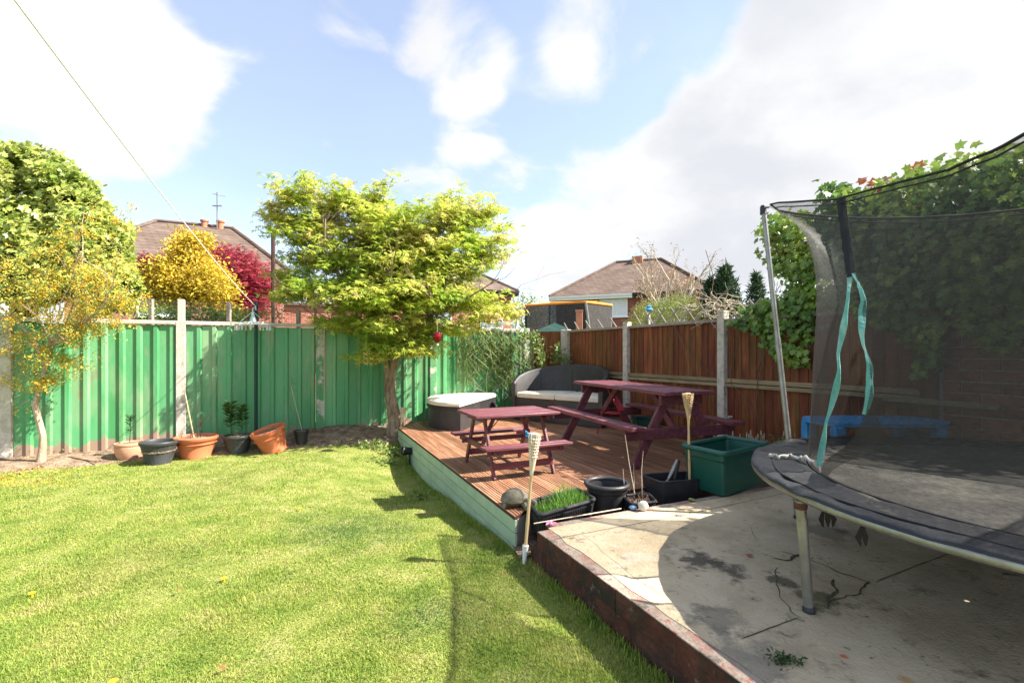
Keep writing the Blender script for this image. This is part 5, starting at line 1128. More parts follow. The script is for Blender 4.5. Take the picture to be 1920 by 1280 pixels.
# spot light
sp = thing('garden_spotlight', 'small black spotlight on a stake beside the pale green deck side', 'spotlight', tuple(on(776, 880, -.12)))
q = at(762, 845, 6.95); q2 = Vector(q); b = MB(); dd_ = Vector((-.85, -.5, .12)).normalized(); b.lathe([(.02, -.11), (.05, -.10), (.056, .0), (.062, .03), (.062, .06), (.052, .062), (.045, .04), (.01, .035)], 18, Matrix.Translation(q) @ dd_.to_track_quat('Z', 'Y').to_matrix().to_4x4()); b.build('lamp_head', M['darkmetal'], sp, True)
b = MB(); b.lathe([(.046, .035), (.03, .045), (.005, .048)], 14, Matrix.Translation(q) @ dd_.to_track_quat('Z', 'Y').to_matrix().to_4x4()); b.build('lens', M['glass'], sp, True)
b = MB(); b.tube([(q.x + .05, q.y + .02, -.2), (q.x + .04, q.y + .02, q.z - .03)], [.012, .018], 8); b.build('stake', M['darkmetal'], sp, True)

# ornaments hung from the acer
ln_ = thing('hanging_lantern', 'red glass balloon ornament hanging from the acer', 'ornament', tuple(at(820, 655, 7.15))); q = at(820, 632, 7.15)
b = MB(); b.lathe([(.018, -.075), (.04, -.045), (.06, 0), (.062, .03), (.043, .065), (.01, .075)], 12, Matrix.Translation(q)); b.build('balloon', M['redglass'], ln_, True)
b = MB()
for i in range(12): a = i * math.pi / 6; b.tube([q + Vector((r_ * math.cos(a), r_ * math.sin(a), z)) for r_, z in ((.02, -.075), (.047, -.045), (.072, 0), (.074, .03), (.052, .065), (.012, .078))], .0035, 4)
b.build('rib', M['darkmetal'], ln_, True); b = MB(); b.lathe([(.012, -.125), (.02, -.12), (.02, -.10), (.014, -.098)], 8, Matrix.Translation(q)); b.tube([q + Vector((0, 0, .075)), q + Vector((0, 0, .26))], .002, 4); b.tube([q + Vector((0, 0, -.1)), q + Vector((0, 0, -.07))], .002, 4); b.build('basket', M['stone'], ln_, True)
b = MB(); q = at(686, 670, 7.3)
for s in (0, math.pi): b.tube([q + Vector((.035 * math.cos(s + t * 9), .035 * math.sin(s + t * 9), .09 - .2 * t)) for t in np.linspace(0, 1, 26)], .005, 4)
b.tube([q + Vector((0, 0, .09)), q + Vector((0, 0, .28))], .002, 4); single('twist_spinner', b, M['bamboo'], 'brown twisted wind spinner hanging left of the acer trunk', 'ornament', smooth=True)

# ------------------------------------------------------------------ planters between deck and patio
def trough(name, label, cs, z0, z1, shrink, m_, rim=.018, ribs=0, soil=None, cat='planter', lip=.02, group=None):
    """cs: four rim corners (x, y) in order"""
    cs = [Vector((c[0], c[1], 0)) for c in cs]; ce = sum(cs, Vector()) / 4; t = thing(name, label, cat, (ce.x, ce.y, z0), 0, group); bs = [ce + (c - ce) * shrink for c in cs]
    def rnd(pts, rr, z, n=4):
        out = []
        for i, p in enumerate(pts):
            a = (pts[i - 1] - p).normalized(); c = (pts[(i + 1) % 4] - p).normalized()
            for k in range(n + 1):
                s = k / n; out.append(p + a * rr * (1 - s) ** 2 + c * rr * s ** 2 + Vector((0, 0, z)))
        return out
    b = MB(); rings = [rnd(bs, .03, z0), rnd(bs, .03, z0), rnd(cs, .03, z1)] ; inn = [ce + (c - ce) * .93 for c in cs]; inb = [ce + (c - ce) * shrink * .93 for c in cs]
    rings = [rnd([ce + (c - ce) * shrink * .9 for c in cs], .03, z0), rnd(bs, .035, z0 + .012), rnd(cs, .035, z1 - .004), rnd([ce + (c - ce) * .96 for c in cs], .035, z1 - .004), rnd([ce + (c - ce) * shrink * .94 for c in cs], .03, z0 + .02)]
    n = len(rings[0]); vs = [p for r_ in rings for p in r_]; fs = [(k * n + i, k * n + (i + 1) % n, (k + 1) * n + (i + 1) % n, (k + 1) * n + i) for k in range(4) for i in range(n)] + [tuple(range(n - 1, -1, -1)), tuple(range(4 * n, 5 * n))]
    b.add(vs, fs); b.build('body', m_, t, True)
    b = MB(); b.tube(rnd([ce + (c - ce) * (1 + rim * .4) for c in cs], .05, z1), rim, 8, closed=True); b.build('rim', m_, t, True)
    if ribs:
        b = MB()
        for e in range(4):
            a, c = bs[e], bs[(e + 1) % 4]; a2, c2 = cs[e], cs[(e + 1) % 4]; nn = int((c2 - a2).length / .022)
            for i in range(1, nn):
                s = .06 + .88 * i / nn; p, q = a.lerp(c, s), a2.lerp(c2, s); o_ = (q - ce).normalized() * .004; b.bar(p + o_ + Vector((0, 0, z0 + .02)), q + o_ + Vector((0, 0, z1 - .035)), .008, .006, up=(o_.x, o_.y, 0), bev=0)
        b.build('ribs', m_, t)['kind'] = 'stuff'
    if soil:
        b = MB(); f_ = (soil - z0) / (z1 - z0); b.prism([(p.x, p.y) for p in rnd([ce + (c - ce) * (shrink + (1 - shrink) * f_) * .94 for c in cs], .03, 0)], soil - .03, soil); b.build('potting_soil', M['soil'], t)
    return t
zr = .30
c1 = [on(1012, 966, zr), on(1117, 936, zr), on(1083, 916, zr), on(990, 940, zr)]
trough('trough_planter', 'ribbed black trough planter full of chives at the deck corner', [(c.x, c.y) for c in c1], .07, zr, .86, M['blackpl'], .014, 1, .235, group='black planters between deck and patio')
ch = thing('chives', 'bright green chives growing in the ribbed trough', 'plant', tuple((c1[0] + c1[2]) / 2))
V = []; Fs = []
for i in range(900):
    s, u_ = random.uniform(.07, .93), random.uniform(.08, .92); p = c1[0].lerp(c1[1], s).lerp(c1[3].lerp(c1[2], s), u_); p.z = .235; hh = random.uniform(.05, .17) * (.55 + .75 * math.exp(-((s - .62) / .22) ** 2)); d = Vector((random.gauss(0, .28), random.gauss(0, .28), 1)).normalized()
    w = Vector((random.gauss(0, 1), random.gauss(0, 1), 0)).normalized() * .0028; q = p + d * hh * .6; e = q + (d + Vector((random.gauss(0, .3), random.gauss(0, .3), -.1))).normalized() * hh * .5; k = len(V); V += [p - w, p + w, q - w * .8, q + w * .8, e]; Fs += [(k, k + 1, k + 3, k + 2), (k + 2, k + 3, k + 4)]
b = MB(); b.add(V, Fs); b.build('blades', M['chive'], ch)['kind'] = 'stuff'
def bigpot(px, py, Y, w, m_, label):
    X = (px - 960) / F * Y; z1 = H - (py - 660) / F * Y; r = w / 2 / F * Y; t = thing('plant_pot', label, 'plant pot', (X, Y, .03), 0, 'black planters between deck and patio'); T = Matrix.Translation((X, Y, .03)); h = z1 - .03
    b = MB(); b.lathe([(.01, 0), (r * .68, 0), (r * .70, .01), (r * .84, h * .78), (r * .90, h * .80), (r * .92, h * .9), (r * .86, h * .93), (r * .64, .03)], 48, T); b.build('body', m_, t, True)
    b = MB(); b.tube([T @ Vector((r * .945 * math.cos(a), r * .945 * math.sin(a), h * .955)) for a in np.linspace(0, 6.2832, 49)[:-1]], .021, 10, closed=True); b.build('rim', m_, t, True)
bigpot(1138, 903, 4.16, 82, M['blackpl'], 'round charcoal pot, empty, between the chive trough and the small tray')
zr = .27; c2_ = [on(1185, 945, zr), on(1232, 940, zr), on(1215, 924, zr), on(1166, 929, zr)]
trough('seedling_tray', 'small black tray of woody stems behind the pebble', [(c.x, c.y) for c in c2_], .12, zr, .86, M['blackpl'], .01, 0, .24, group='black planters between deck and patio')
st_ = thing('dried_plant', 'dry stems and dark stubs standing in the small tray', 'plant', tuple((c2_[0] + c2_[2]) / 2)); b = MB()
for i in range(30):
    s, u_ = random.uniform(.1, .9), random.uniform(.1, .9); p = c2_[0].lerp(c2_[1], s).lerp(c2_[3].lerp(c2_[2], s), u_); p.z = .24; b.tube([p, p + Vector((random.gauss(0, .01), random.gauss(0, .01), random.uniform(.02, .07)))], .005, 5)
b.build('stubs', M['darktwig'], st_, True); b = MB()
for (a, c, e) in [((1190, 925), (1180, 870), (1172, 815)), ((1188, 930), (1189, 900), (1188, 868)), ((1204, 930), (1203, 880), (1206, 845)), ((1172, 930), (1170, 905), (1168, 878))]: b.tube([at(*a, 4.1), at(*c, 4.12), at(*e, 4.15)], [.0035, .003, .0015], 4)
b.build('dry_stem', M['twig'], st_, True)
zr = .355; c3_ = [on(1240, 904, zr), on(1317, 898, zr), on(1290, 884, zr), on(1201, 889, zr)]
trough('black_container', 'plain black rectangular container holding garden clippers', [(c.x, c.y) for c in c3_], .10, zr, .88, M['blackpl'], .009, group='black planters between deck and patio')
sh = thing('garden_shears', 'grey-handled garden shears standing in the black container', 'shears', tuple(at(1262, 900, 4.35))); 
for (a, c, e) in [((1253, 898), (1262, 880), (1270, 861)), ((1264, 898), (1268, 882), (1273, 862))]:
    b = MB(); b.tube([at(*a, 4.33), at(*c, 4.35), at(*e, 4.36)], [.012, .02, .013], 9); b.build('handle', M['steel'] if a[0] < 1260 else M['darkmetal'], sh, True)
b = MB(); b.bar(at(1253, 898, 4.33), at(1240, 912, 4.34), .03, .008); b.build('blade', M['dryleaf'], sh)
# green tub
zr = .637; ct = [(1.79, 4.055), (2.41, 4.50), (2.17, 4.86), (1.575, 4.44)]
tubo = trough('storage_tub', 'large green plastic storage tub standing on the patio edge', ct, .252, zr, .86, M['tub'], .024, cat='tub')
b = MB(); ce = Vector((sum(c[0] for c in ct) / 4, sum(c[1] for c in ct) / 4, 0)); pts = [ce + (Vector((c[0], c[1], 0)) - ce) * .972 + Vector((0, 0, .56)) for c in ct]; b.tube(pts, .006, 5, closed=True); b.build('moulded_ridge', M['tub'], tubo, True)

# small things on the patio edge
b = MB(); b.tube([on(1001, 981, .26), on(1165, 953, .26)], .0045, 7); single('thin_cane', b, M['palebamboo'], 'thin pale cane lying along the back edge of the patio', 'cane', smooth=True)
def pebble(label, px, py, s, m_, name='pebble', sx=1, sy=.8, sz=.75):
    p = on(px, py, .252); b = MB(); n = 14; vs = []
    for i in range(9):
        for j in range(n):
            a = math.pi * i / 8; c = 2 * math.pi * j / n; v = Vector((math.sin(a) * math.cos(c) * sx, math.sin(a) * math.sin(c) * sy, -math.cos(a) * sz)); v *= 1 + .16 * mnoise.noise(v * 1.6 + Vector((px, 0, 0))); vs.append(v * s + p + Vector((0, 0, s * sz * .96)))
    b.add(vs, [(i * n + j, i * n + (j + 1) % n, (i + 1) * n + (j + 1) % n, (i + 1) * n + j) for i in range(8) for j in range(n)]); return single(name, b, m_, label, 'stone', 'pebbles on the patio edge', True)
pebble('rounded white pebble on the back edge of the patio', 1206, 957, .042, M['stone'], sz=.95)
pebble('small blue painted pebble beside the white one', 1187, 955, .031, M['bluestone'], sz=.6)
b = MB()
for i in range(5): a = i * 1.257; q = on(1033, 982, .262); b.add([q, q + Vector((.03 * math.cos(a - .5), .03 * math.sin(a - .5), .012)), q + Vector((.05 * math.cos(a), .05 * math.sin(a), .006)), q + Vector((.03 * math.cos(a + .5), .03 * math.sin(a + .5), .012))], [(0, 1, 2, 3)])
q = on(1033, 982, .262); b.lathe([(.012, 0), (.012, .008), (.002, .014)], 8, Matrix.Translation(q)); single('pink_flower', b, M['pink'], 'pink artificial flower lying on the corner of the patio', 'flower')
# turtle
tu = thing('tortoise_ornament', 'mossy tortoise ornament at the front corner of the deck', 'ornament', tuple(on(965, 945, .25))); q = on(966, 948, .252)
b = MB(); b.lathe([(.01, .02), (.085, .03), (.098, .05), (.085, .10), (.05, .135), (.01, .145)], 18, Matrix.Translation(q) @ Matrix.Rotation(.4, 4, 'Z'), 1.25, .95, .03, 9); b.build('shell', M['turtle'], tu, True)
b = MB(); b.tube([q + Vector((.08, -.04, .05)), q + Vector((.13, -.08, .055)), q + Vector((.165, -.10, .05))], [.03, .03, .018], 9); b.build('head', M['turtle'], tu, True)
for (dx, dy) in ((.07, -.09), (-.07, -.06), (.08, .05), (-.06, .07)): b = MB(); b.tube([q + Vector((dx, dy, .05)), q + Vector((dx * 1.35, dy * 1.3, .004))], [.024, .018], 7); b.build('leg', M['turtle'], tu, True)
# dried seed heads behind the tub
dh = thing('dried_flowers', 'dried brown seed heads between the green tub and the fence', 'plant', tuple(on(1410, 850, .25))); b = MB(); P = []
for i in range(26):
    px = random.uniform(1388, 1440); p = at(px, 830, 5.3); p.z = .25; q = p + Vector((random.gauss(0, .05), random.gauss(0, .03), random.uniform(.22, .38))); b.tube([p, q], .003, 4); b.tube([q, q + Vector((0, 0, .045))], [.008, .004], 5)
b.build('stems', M['twig'], dh, True); leaves('foliage', np.array(tuple(at(1465, 828, 5.0)))[None] + RNG.normal(0, 1, (60, 3)) * np.array([.06, .06, .03]), M['vine'], .07, LONG, parent=dh)

# ------------------------------------------------------------------ trampoline
TC = Vector((2.82, 2.38, 0)); RT = 1.44; tz = .81
def tp_(th, r, z): a = R(th); return TC + Vector((-math.cos(a) * r, math.sin(a) * r, z))
tm = thing('trampoline', 'large black trampoline with torn safety net on the patio', 'trampoline', (TC.x, TC.y, .25))
b = MB(); b.tube([tp_(a, RT, tz) for a in range(0, 360, 4)], .0235, 12, closed=True); b.build('frame_ring', M['steel'], tm, True)
for a in (-3, 61, 122, 178, 242, 302):
    b = MB(); b.tube([tp_(a, RT - .003, tz - .02), tp_(a, RT - .045, .256)], .0225, 12); b.tube([tp_(a, RT - .010, .70), tp_(a, RT - .014, .65)], .0245, 12); o = b.build('leg', M['steel'], tm, True)
    b = MB(); b.lathe([(.028, 0), (.028, .02), (.024, .028)], 12, Matrix.Translation(tp_(a, RT - .045, .2535))); b.build('foot_cap', M['blackpl'], o, True)
b = MB(); b.lathe([(.0255, -.012), (.029, -.006), (.029, .012), (.0255, .018)], 12, Matrix.Translation(tp_(-3, RT - .004, tz - .05))); b.build('bracket', M['rust'], tm, True)
# pad
rows = []
for i in range(0, 181):
    a = i * 2; wv = mnoise.noise(Vector((a * .09, 0, 0))) ; wv2 = mnoise.noise(Vector((a * .22, 4, 0))); row = []
    for (r_, z) in ((1.145, .002), (1.17, .022), (1.22, .03), (1.28, .022), (1.33, .032), (1.38, .024), (1.42, .034), (1.448, .030), (1.462, .020), (1.464, .012)):
        z += .006 * math.sin(r_ * 60 + wv * 5) * (.6 + wv) + .008 * wv2 * (r_ - 1.1) * 3
        a2 = a if i < 180 else 0
        row.append(tuple(tp_(a2, r_ + .006 * wv, tz + z)))
    rows.append(row)
rows[-1] = rows[0]
b = MB(); b.grid(rows); b.build('spring_pad', M['padfab'], tm, 'all')
rows = [[tuple(tp_(a, r_, tz + .012 - .02 * (1 - (r_ / 1.15) ** 2) + .002)) for r_ in np.linspace(.01, 1.15, 14)] for a in range(0, 361, 5)]
b = MB(); b.grid(rows); b.build('jumping_mat', M['matfab'], tm, 'all')
b = MB()
for r_, rr in ((1.15, .010), (1.135, .006)): b.tube([tp_(a, r_, tz + .016) for a in range(0, 360, 5)], rr, 6, closed=True)
b.build('mat_hem', M['strapb'], tm, True)
b = MB()
for r_, z_o in ((1.36, .027),): b.tube([tp_(a, r_ + .035 * mnoise.noise(Vector((a * .05, r_ * 9, 0))), tz + z_o + .006 * mnoise.noise(Vector((a * .08, 1, 0)))) for a in range(0, 360, 4)], .0065, 6, closed=True)
b.build('pad_seam', M['strapb'], tm, True)
# torn foam
b = MB(); pts = [on(1444, 853, .855), on(1460, 855, .86), on(1480, 851, .858), on(1496, 857, .86), on(1512, 860, .86), on(1528, 866, .86)]
pts2 = []
for i in range(len(pts) - 1):
    for k in range(4): pts2.append(pts[i].lerp(pts[i + 1], k / 4) + Vector((random.gauss(0, .007), random.gauss(0, .007), random.gauss(0, .004))))
b.tube(pts2, [random.uniform(.004, .016) for _ in pts2], 6); b.build('torn_foam', M['foam'], tm)
# poles and top cord
poles = (62, 182, 302); tops = {}
for a in poles:
    p0 = tp_(a, RT + .01, .55); p1 = tp_(a, RT + .25, 2.67); tops[a] = p1; b = MB(); b.tube([p0, p0.lerp(p1, .5)], .021, 12); b.tube([p0.lerp(p1, .48), p1], .0185, 12); b.lathe([(.023, -.012), (.023, .012)], 12, Matrix.Translation(p0.lerp(p1, .47))); o = b.build('net_pole', M['steel'], tm, True)
    b = MB(); b.lathe([(.024, -.06), (.024, .0), (.018, .012)], 12, Matrix.Translation(p1)); b.build('pole_cap', M['blackpl'], o, True)
def chord(a0, a1, t, sag): p = tops[a0].lerp(tops[a1], t); return p - Vector((0, 0, sag * 4 * t * (1 - t)))
cordpts = {}
def near_z(t): return float(np.interp(t, [0, .02, .06, .316, .46, .58, .66, .75, 1], [2.67, 2.655, 2.64, 2.43, 2.37, 2.315, 2.31, 2.34, 2.67]))
def topcurve(th):
    """top edge of the net as a function of angle: straight chords between the three poles, sagging"""
    th = th % 360
    for a0, a1 in ((62, 182), (182, 302), (302, 422)):
        tt = th if th >= a0 - 1e-6 else th + 360
        if a0 <= tt <= a1 + 1e-6:
            mid = (a0 + a1) / 2; d = (RT + .25) * math.cos(R(60)); r_ = min(d / math.cos(R(tt - mid)), RT + .20)
            P_ = tp_(tt, r_, 0); A, B = tops[a0], tops[a1 if a1 != 422 else 62]; t = ((P_ - A).xy.dot((B - A).xy)) / (B - A).xy.length_squared; t = min(1, max(0, t))
            z = near_z(1 - t) if a0 == 302 else 2.67 - .26 * (4 * t * (1 - t)) ** .8
            return P_, z, t
topc = {}
def netpt(th, v):
    P_, zt, t = topcurve(th); c = (abs(t - .5) * 2) ** 2; rb = 1.15; rt = (P_ - TC).xy.length
    e = 1.3 + 4.2 * c; g_ = v ** e; r_ = rb + (rt - rb) * g_ - .05 * math.sin(math.pi * v) * c
    a = R(th); wr = .010 * mnoise.noise(Vector((th * .12, v * 2.2, 0))) + .006 * mnoise.noise(Vector((th * .5, v * 1.5, 3)))
    q = TC + Vector((-math.cos(a) * (r_ + wr), math.sin(a) * (r_ + wr), 0)); q.z = .835 + (zt - .835) * v; return q
def theta_for(px, v, lo, hi):
    f_ = lambda th: 960 + F * netpt(th, v).x / netpt(th, v).y - px
    for _ in range(40):
        m_ = (lo + hi) / 2
        if f_(lo) * f_(m_) <= 0: hi = m_
        else: lo = m_
    return (lo + hi) / 2
def slitL(v):
    z = .835 + 1.6 * v; return float(np.interp(v, [0, .08, .30, .40, .52, .66, .72, 1], [27, 26.5, 30, 33.5, 32.2, 34, 34.5, 33]))
def px_of(q): return 960 + F * q.x / q.y, 660 - F * (q.z - H) / q.y
# the opening: pick the angles so that its two taped edges hang as they do
VS = np.linspace(0, 1, 34)
Ltab = [(868, 1536), (790, 1551), (700, 1575), (660, 1571), (580, 1589), (515, 1593), (375, 1576)]; Rtab = [(868, 1540), (835, 1588), (790, 1618), (735, 1632), (690, 1631), (640, 1618), (590, 1615), (560, 1622), (515, 1600), (375, 1578)]
def edge(tab):
    ys = [t[0] for t in tab][::-1]; xs = [t[1] for t in tab][::-1]; out = []
    for v in VS:
        best = None
        for th in np.linspace(-8, 36, 177):
            px_, py_ = px_of(netpt(th, v)); e = abs(px_ - float(np.interp(py_, ys, xs))) + .6 * abs(th - (out[-1] if out else 27))
            if best is None or e < best[0]: best = (e, th)
        out.append(best[1])
    return out
eL, eR = edge(Ltab), edge(Rtab)
rows = []; NU = 150
for i in range(NU + 1):
    u = i / NU; rows.append([tuple(netpt(eL[j] + (360 + eR[j] - eL[j]) * u, v)) for j, v in enumerate(VS)])
b = MB(); b.grid(rows); b.build('safety_net', M['net'], tm, 'all')
b = MB(); b.tube([netpt(a, 1) + Vector((0, 0, .008)) for a in np.linspace(64, 420, 150)], .0075, 6, closed=True); b.tube([netpt(a, .985) + Vector((0, 0, .0)) for a in np.linspace(64, 420, 120)], .0045, 5, closed=True); b.build('top_cord', M['strapb'], tm, True)
for a in poles:
    b = MB(); q = netpt(a, 1); b.tube([tops[a] + Vector((0, 0, -.005)), q + Vector((0, 0, .01))], .009, 6); b.tube([tops[a] + Vector((0, 0, -.06)), q + Vector((0, 0, -.03))], .005, 6); b.build('pole_hook', M['steel'], tm, True)
def ribbon(name, pts, w, m_, par, tw=0, nrm=Vector((-.75, -.66, 0))):
    b = MB(); rows = []; n = len(pts)
    for i, p in enumerate(pts):
        t = (pts[min(i + 1, n - 1)] - pts[max(i - 1, 0)]).normalized(); ang = tw * math.sin(i * .55) if tw else 0; nn = (Matrix.Rotation(ang, 3, t) @ nrm).normalized(); s_ = t.cross(nn).normalized() * (w[i] if isinstance(w, list) else w) / 2; o_ = nn * .004
        rows.append([tuple(p - s_ + o_), tuple(p + s_ + o_), tuple(p + s_ + o_ + nn * .003), tuple(p - s_ + o_ + nn * .003), tuple(p - s_ + o_)])
    b.grid(rows); return b.build(name, m_, par)
def net_line(tab, v0, v1, e): return [netpt(e[j], VS[j]) for j in range(len(VS)) if v0 <= VS[j] <= v1]
def tab3(e, v0, v1, n=40):
    o = []
    for v in np.linspace(v0, v1, n): o.append(netpt(float(np.interp(v, VS, e)), v))
    return o
vt_ = .70
ribbon('entry_strap', tab3([(a + c) / 2 for a, c in zip(eL, eR)], vt_, 1.0), .047, M['strapb'], tm)
ribbon('left_edge_tape', tab3(eL, .02, vt_ + .01), [.024 + .009 * math.sin(i * .5) for i in range(40)], M['strapt'], tm, .5)
ribbon('right_edge_tape', tab3(eR, .24, vt_ + .01), [.008 + .026 * abs(math.sin(i * .16 + .4)) for i in range(40)], M['strapt'], tm, .5)
# loose flap folded from the opening down to the mat
fl_ = [tab3(eR, 0, .26, 14)]; inn = []
for i, p in enumerate(fl_[0]): inn.append(p + Vector((.10 * math.sin(math.pi * i / 13) + .01, -.04, -.01)))
b = MB(); b.grid([[tuple(p) for p in fl_[0]], [tuple(a.lerp(c, .5) + Vector((0, -.02, 0))) for a, c in zip(fl_[0], inn)], [tuple(p) for p in inn]]); b.build('net_fold', M['net'], tm, 'all')
# tie ribbons under the rim
for (px, py, n_) in ((1548, 952, 3), (1618, 984, 2)):
    q = tp_(2, RT, .79); Y = (H - .775) * F / (py - 660)
    for s in range(n_):
        p = Vector(((px - 960) / F * Y, Y, .785)); pts = [p, p + Vector((.008 * (s - 1) * 2, 0, -.03)), p + Vector((.03 * (s - .8), .0, -.06)), p + Vector((.022 * (s - 1) + .008, 0, -.095))]
        ribbon('tie_ribbon', pts, [.012, .014, .026, .006], M['strapb'], tm, 0, Vector((0, -1, 0)))

# blue play table behind
bl = thing('play_table', 'blue plastic play table between trampoline and fence', 'table', (3.2, 4.25, .25)); b = MB()
pl_ = []
for k in range(28): a = k / 28 * 6.283; pl_.append((3.2 + .57 * math.cos(a) * abs(math.cos(a)) ** -.35, 4.25 + .28 * math.sin(a) * abs(math.sin(a)) ** -.35 if abs(math.sin(a)) > .01 else 4.25))
b.prism(pl_, .875, .905); b.build('tabletop', M['blue'], bl, True)
for (x, y) in ((2.75, 4.05), (3.6, 4.05), (2.75, 4.45), (3.6, 4.45)): b = MB(); b.box((x - .05, y - .04, .252), (x + .05, y + .04, .873), None, .012); b.build('leg', M['blue'], bl, True)

# ------------------------------------------------------------------ weeds, leaves and flowers on slab and lawn
P = on(1472, 1240, .25); leaves('slab_weed', np.array(tuple(P))[None] + RNG.normal(0, 1, (130, 3)) * np.array([.032, .028, .006]) + np.array([0, 0, .012]), M['lily'], .022, OVAL, tilt=.9, kind='stuff'); o = bpy.data.objects['slab_weed']; o['label'] = 'small reddish-green weed growing through the slab near the front'; o['category'] = 'weed'
lf = (IVYT[0] * .035, IVYT[1])
def leaf1(px, py, z, s, m_, label, name='fallen_leaf', group='leaves fallen on the patio'):
    b = MB(); p = on(px, py, z); a = random.uniform(0, 6.28); b.add([p + Matrix.Rotation(a, 3, 'Z') @ Vector((v[0] * s, v[1] * s, v[2] * s * 1.8 + .012 + .1 * s * abs(v[1]))) for v in IVYT[0]], [tuple(f_) for f_ in IVYT[1]]); single(name, b, m_, label, 'leaf', group)
leaf1(1408, 1046, .25, .045, M['ivyred'], 'curled orange leaf lying on the dark wet stain')
leaf1(1463, 958, .25, .035, M['dryleaf'], 'small brown leaf on the slab left of the trampoline rim')
leaf1(1290, 938, .25, .07, M['ivy'], 'green leaf lying in front of the black container')
leaf1(1885, 1083, .25, .02, M['dryleaf'], 'tiny brown leaf on the slab at the right edge of the photo')
leaf1(1230, 944, .25, .03, M['chimney'], 'reddish crumb of leaf beside the white pebble')
for i, (px, py) in enumerate([(60, 1110), (420, 1082), (562, 945), (522, 848), (212, 1273)]):
    q = on(px, py, .03); q.z = gz(q.x, q.y) + .028; b = MB()
    for k in range(14): a = k * .449; b.add([q, q + Vector((.016 * math.cos(a - .2), .016 * math.sin(a - .2), .004)), q + Vector((.021 * math.cos(a), .021 * math.sin(a), .001)), q + Vector((.016 * math.cos(a + .2), .016 * math.sin(a + .2), .004))], [(0, 1, 2, 3)])
    b.lathe([(.004, -.04), (.008, -.002), (.009, .004), (.002, .007)], 7, Matrix.Translation(q))
    single('dandelion', b, M['yellow'], ['yellow dandelion near the left edge of the lawn', 'yellow dandelion in the middle of the lawn', 'yellow dandelion beside the darker clover patch', 'yellow dandelion in front of the tipped orange pot', 'yellow dandelion nearest the camera at the bottom of the photo'][i], 'flower', 'dandelions in the lawn')
for (px, py, lb) in [(338, 1108, 'small brown leaf in the middle of the sunlit lawn'), (412, 1255, 'pinkish dry leaf in the grass at the bottom of the photo')]:
    leaf1(px, py, .03, .03, M['ivyred'], lb, group='dry leaves on the lawn')

# lawn grass: real blades
def in_lawn(X, Y):
    ok = (X * PN.x + Y * PN.y) < (PC.x * PN.x + PC.y * PN.y) - .0
    ed = DN.x * X + DN.y * Y < (DN.x * DA.x + DN.y * DA.y) - .015
    near = Y < PC.y + .15
    return np.where(Y > 3.62, ed, ok)
def blades(n, y0, y1, hmin, hmax, w, p0=-120, p1=1500):
    Y = RNG.uniform(y0, y1, n); px = RNG.uniform(p0, p1, n); X = (px - 960) / F * Y
    keep = in_lawn(X, Y)
    Yf = 9.81 + .4737 * (X - .27); bw_ = np.array([bed_w(x) for x in X]) / GN.length * 1.08
    d = (Yf - Y) * .904; keep &= d > bw_ * .92 + RNG.normal(0, .035, n)
    X, Y = X[keep], Y[keep]; n = len(X)
    nz_ = np.array([mnoise.noise(Vector((x * 2.2, y * 2.2, 0))) for x, y in zip(X, Y)]); thin = RNG.random(n) < (.92 + nz_ * .35); X, Y, nz_ = X[thin], Y[thin], nz_[thin]; n = len(X)
    Z = np.array([gz(x, y) for x, y in zip(X, Y)]); hgt = RNG.uniform(hmin, hmax, n) * (1 + nz_ * .5)
    a = RNG.uniform(0, 6.283, n); lean = np.abs(RNG.normal(0, .75, n)); dx, dy = np.cos(a), np.sin(a); ws = w * RNG.uniform(.6, 1.3, n)
    B = np.stack([X, Y, Z], 1); S_ = np.stack([-dy, dx, 0 * dx], 1) * ws[:, None] / 2
    md = B + np.stack([dx * lean * .35, dy * lean * .35, np.ones(n) * .62], 1) * hgt[:, None]; tp = B + np.stack([dx * lean * 1.0, dy * lean * 1.0, np.ones(n) * (1.0)], 1) * hgt[:, None]
    V = np.stack([B - S_, B + S_, md + S_ * .8, md - S_ * .8, tp], 1).reshape(-1, 3); k = (np.arange(n) * 5)[:, None]
    lp = (k + np.array([0, 1, 2, 3, 3, 2, 4])[None]).reshape(-1); st = (np.arange(n)[:, None] * 7 + np.array([0, 4])[None]).reshape(-1)
    return V, lp, st
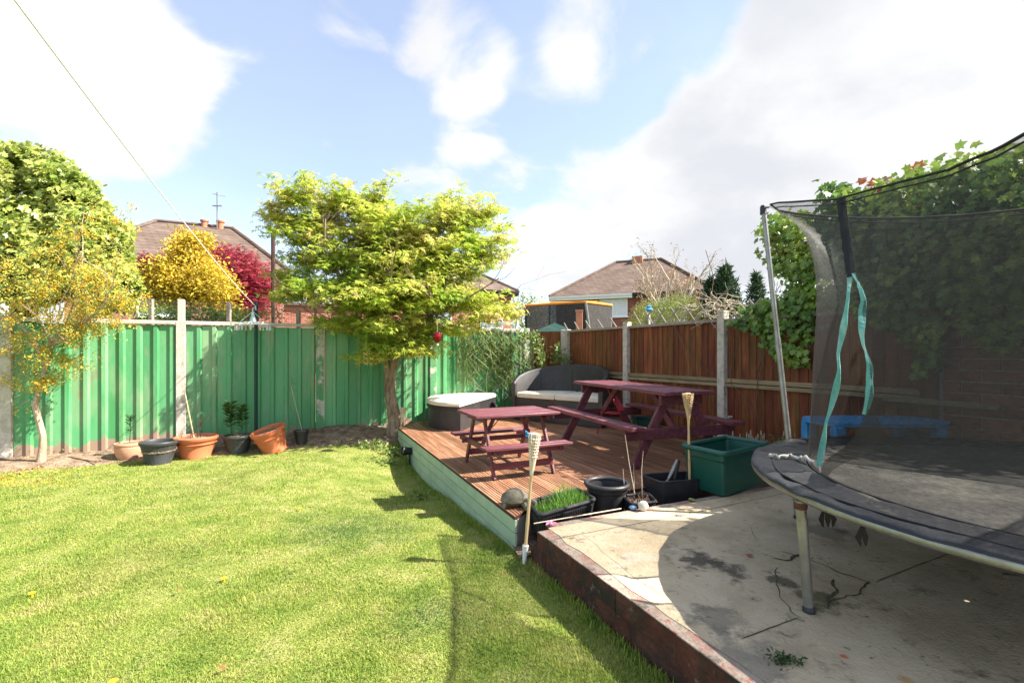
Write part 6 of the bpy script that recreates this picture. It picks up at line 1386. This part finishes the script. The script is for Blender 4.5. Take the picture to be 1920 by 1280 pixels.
parts_ = [blades(125000, 1.95, 3.0, .008, .019, .0030), blades(130000, 3.0, 4.6, .008, .020, .0038), blades(105000, 4.6, 7.9, .009, .022, .0056), blades(1200, 2.2, 7.5, .035, .055, .004), blades(26000, 1.5, 3.2, .010, .026, .005, -620, -120), blades(28000, 3.2, 7.6, .011, .026, .007, -520, -120)]
# long tufts along the edges
off = 0; vo = 0; VV = []; LL = []; SS = []
for V, lp, st in parts_: VV.append(V); LL.append(lp + vo); SS.append(st + off); vo += len(V); off += len(lp)
go = fast_mesh('lawn_grass', np.concatenate(VV), np.concatenate(LL), np.concatenate(SS), None, M['grass'], None, 'stuff'); go['label'] = 'short mown grass with paler worn patches'; go['category'] = 'grass'
def tufts():
    P = []
    for i in range(4200):
        if i % 2: s = random.random() ** .8; q = Vector((DA.x, DA.y, 0)).lerp(Vector((DC.x, DC.y, 0)), s) - DN * random.uniform(.02, .10)
        else: q = PC + LD * random.uniform(0, 2.4) - PN * abs(random.gauss(.02, .035))
        P.append((q.x, q.y))
    P = np.array(P); n = len(P); Z = np.array([gz(x, y) for x, y in P]); h_ = RNG.uniform(.02, .055, n); a = RNG.uniform(0, 6.283, n); dx, dy = np.cos(a), np.sin(a); lean = np.abs(RNG.normal(0, .5, n))
    B = np.stack([P[:, 0], P[:, 1], Z], 1); S_ = np.stack([-dy, dx, 0 * dx], 1) * .0026
    md = B + np.stack([dx * lean * .3, dy * lean * .3, np.ones(n) * .6], 1) * h_[:, None]; tp = B + np.stack([dx * lean, dy * lean, np.ones(n)], 1) * h_[:, None]
    V = np.stack([B - S_, B + S_, md + S_ * .8, md - S_ * .8, tp], 1).reshape(-1, 3); k = (np.arange(n) * 5)[:, None]
    return V, (k + np.array([0, 1, 2, 3, 3, 2, 4])[None]).reshape(-1), (np.arange(n)[:, None] * 7 + np.array([0, 4])[None]).reshape(-1)
V, lp, st = tufts(); o = fast_mesh('edge_grass', V, lp, st, None, M['grass'], None, 'stuff'); o['label'] = 'longer unmown grass along the deck and patio sides'; o['category'] = 'grass'
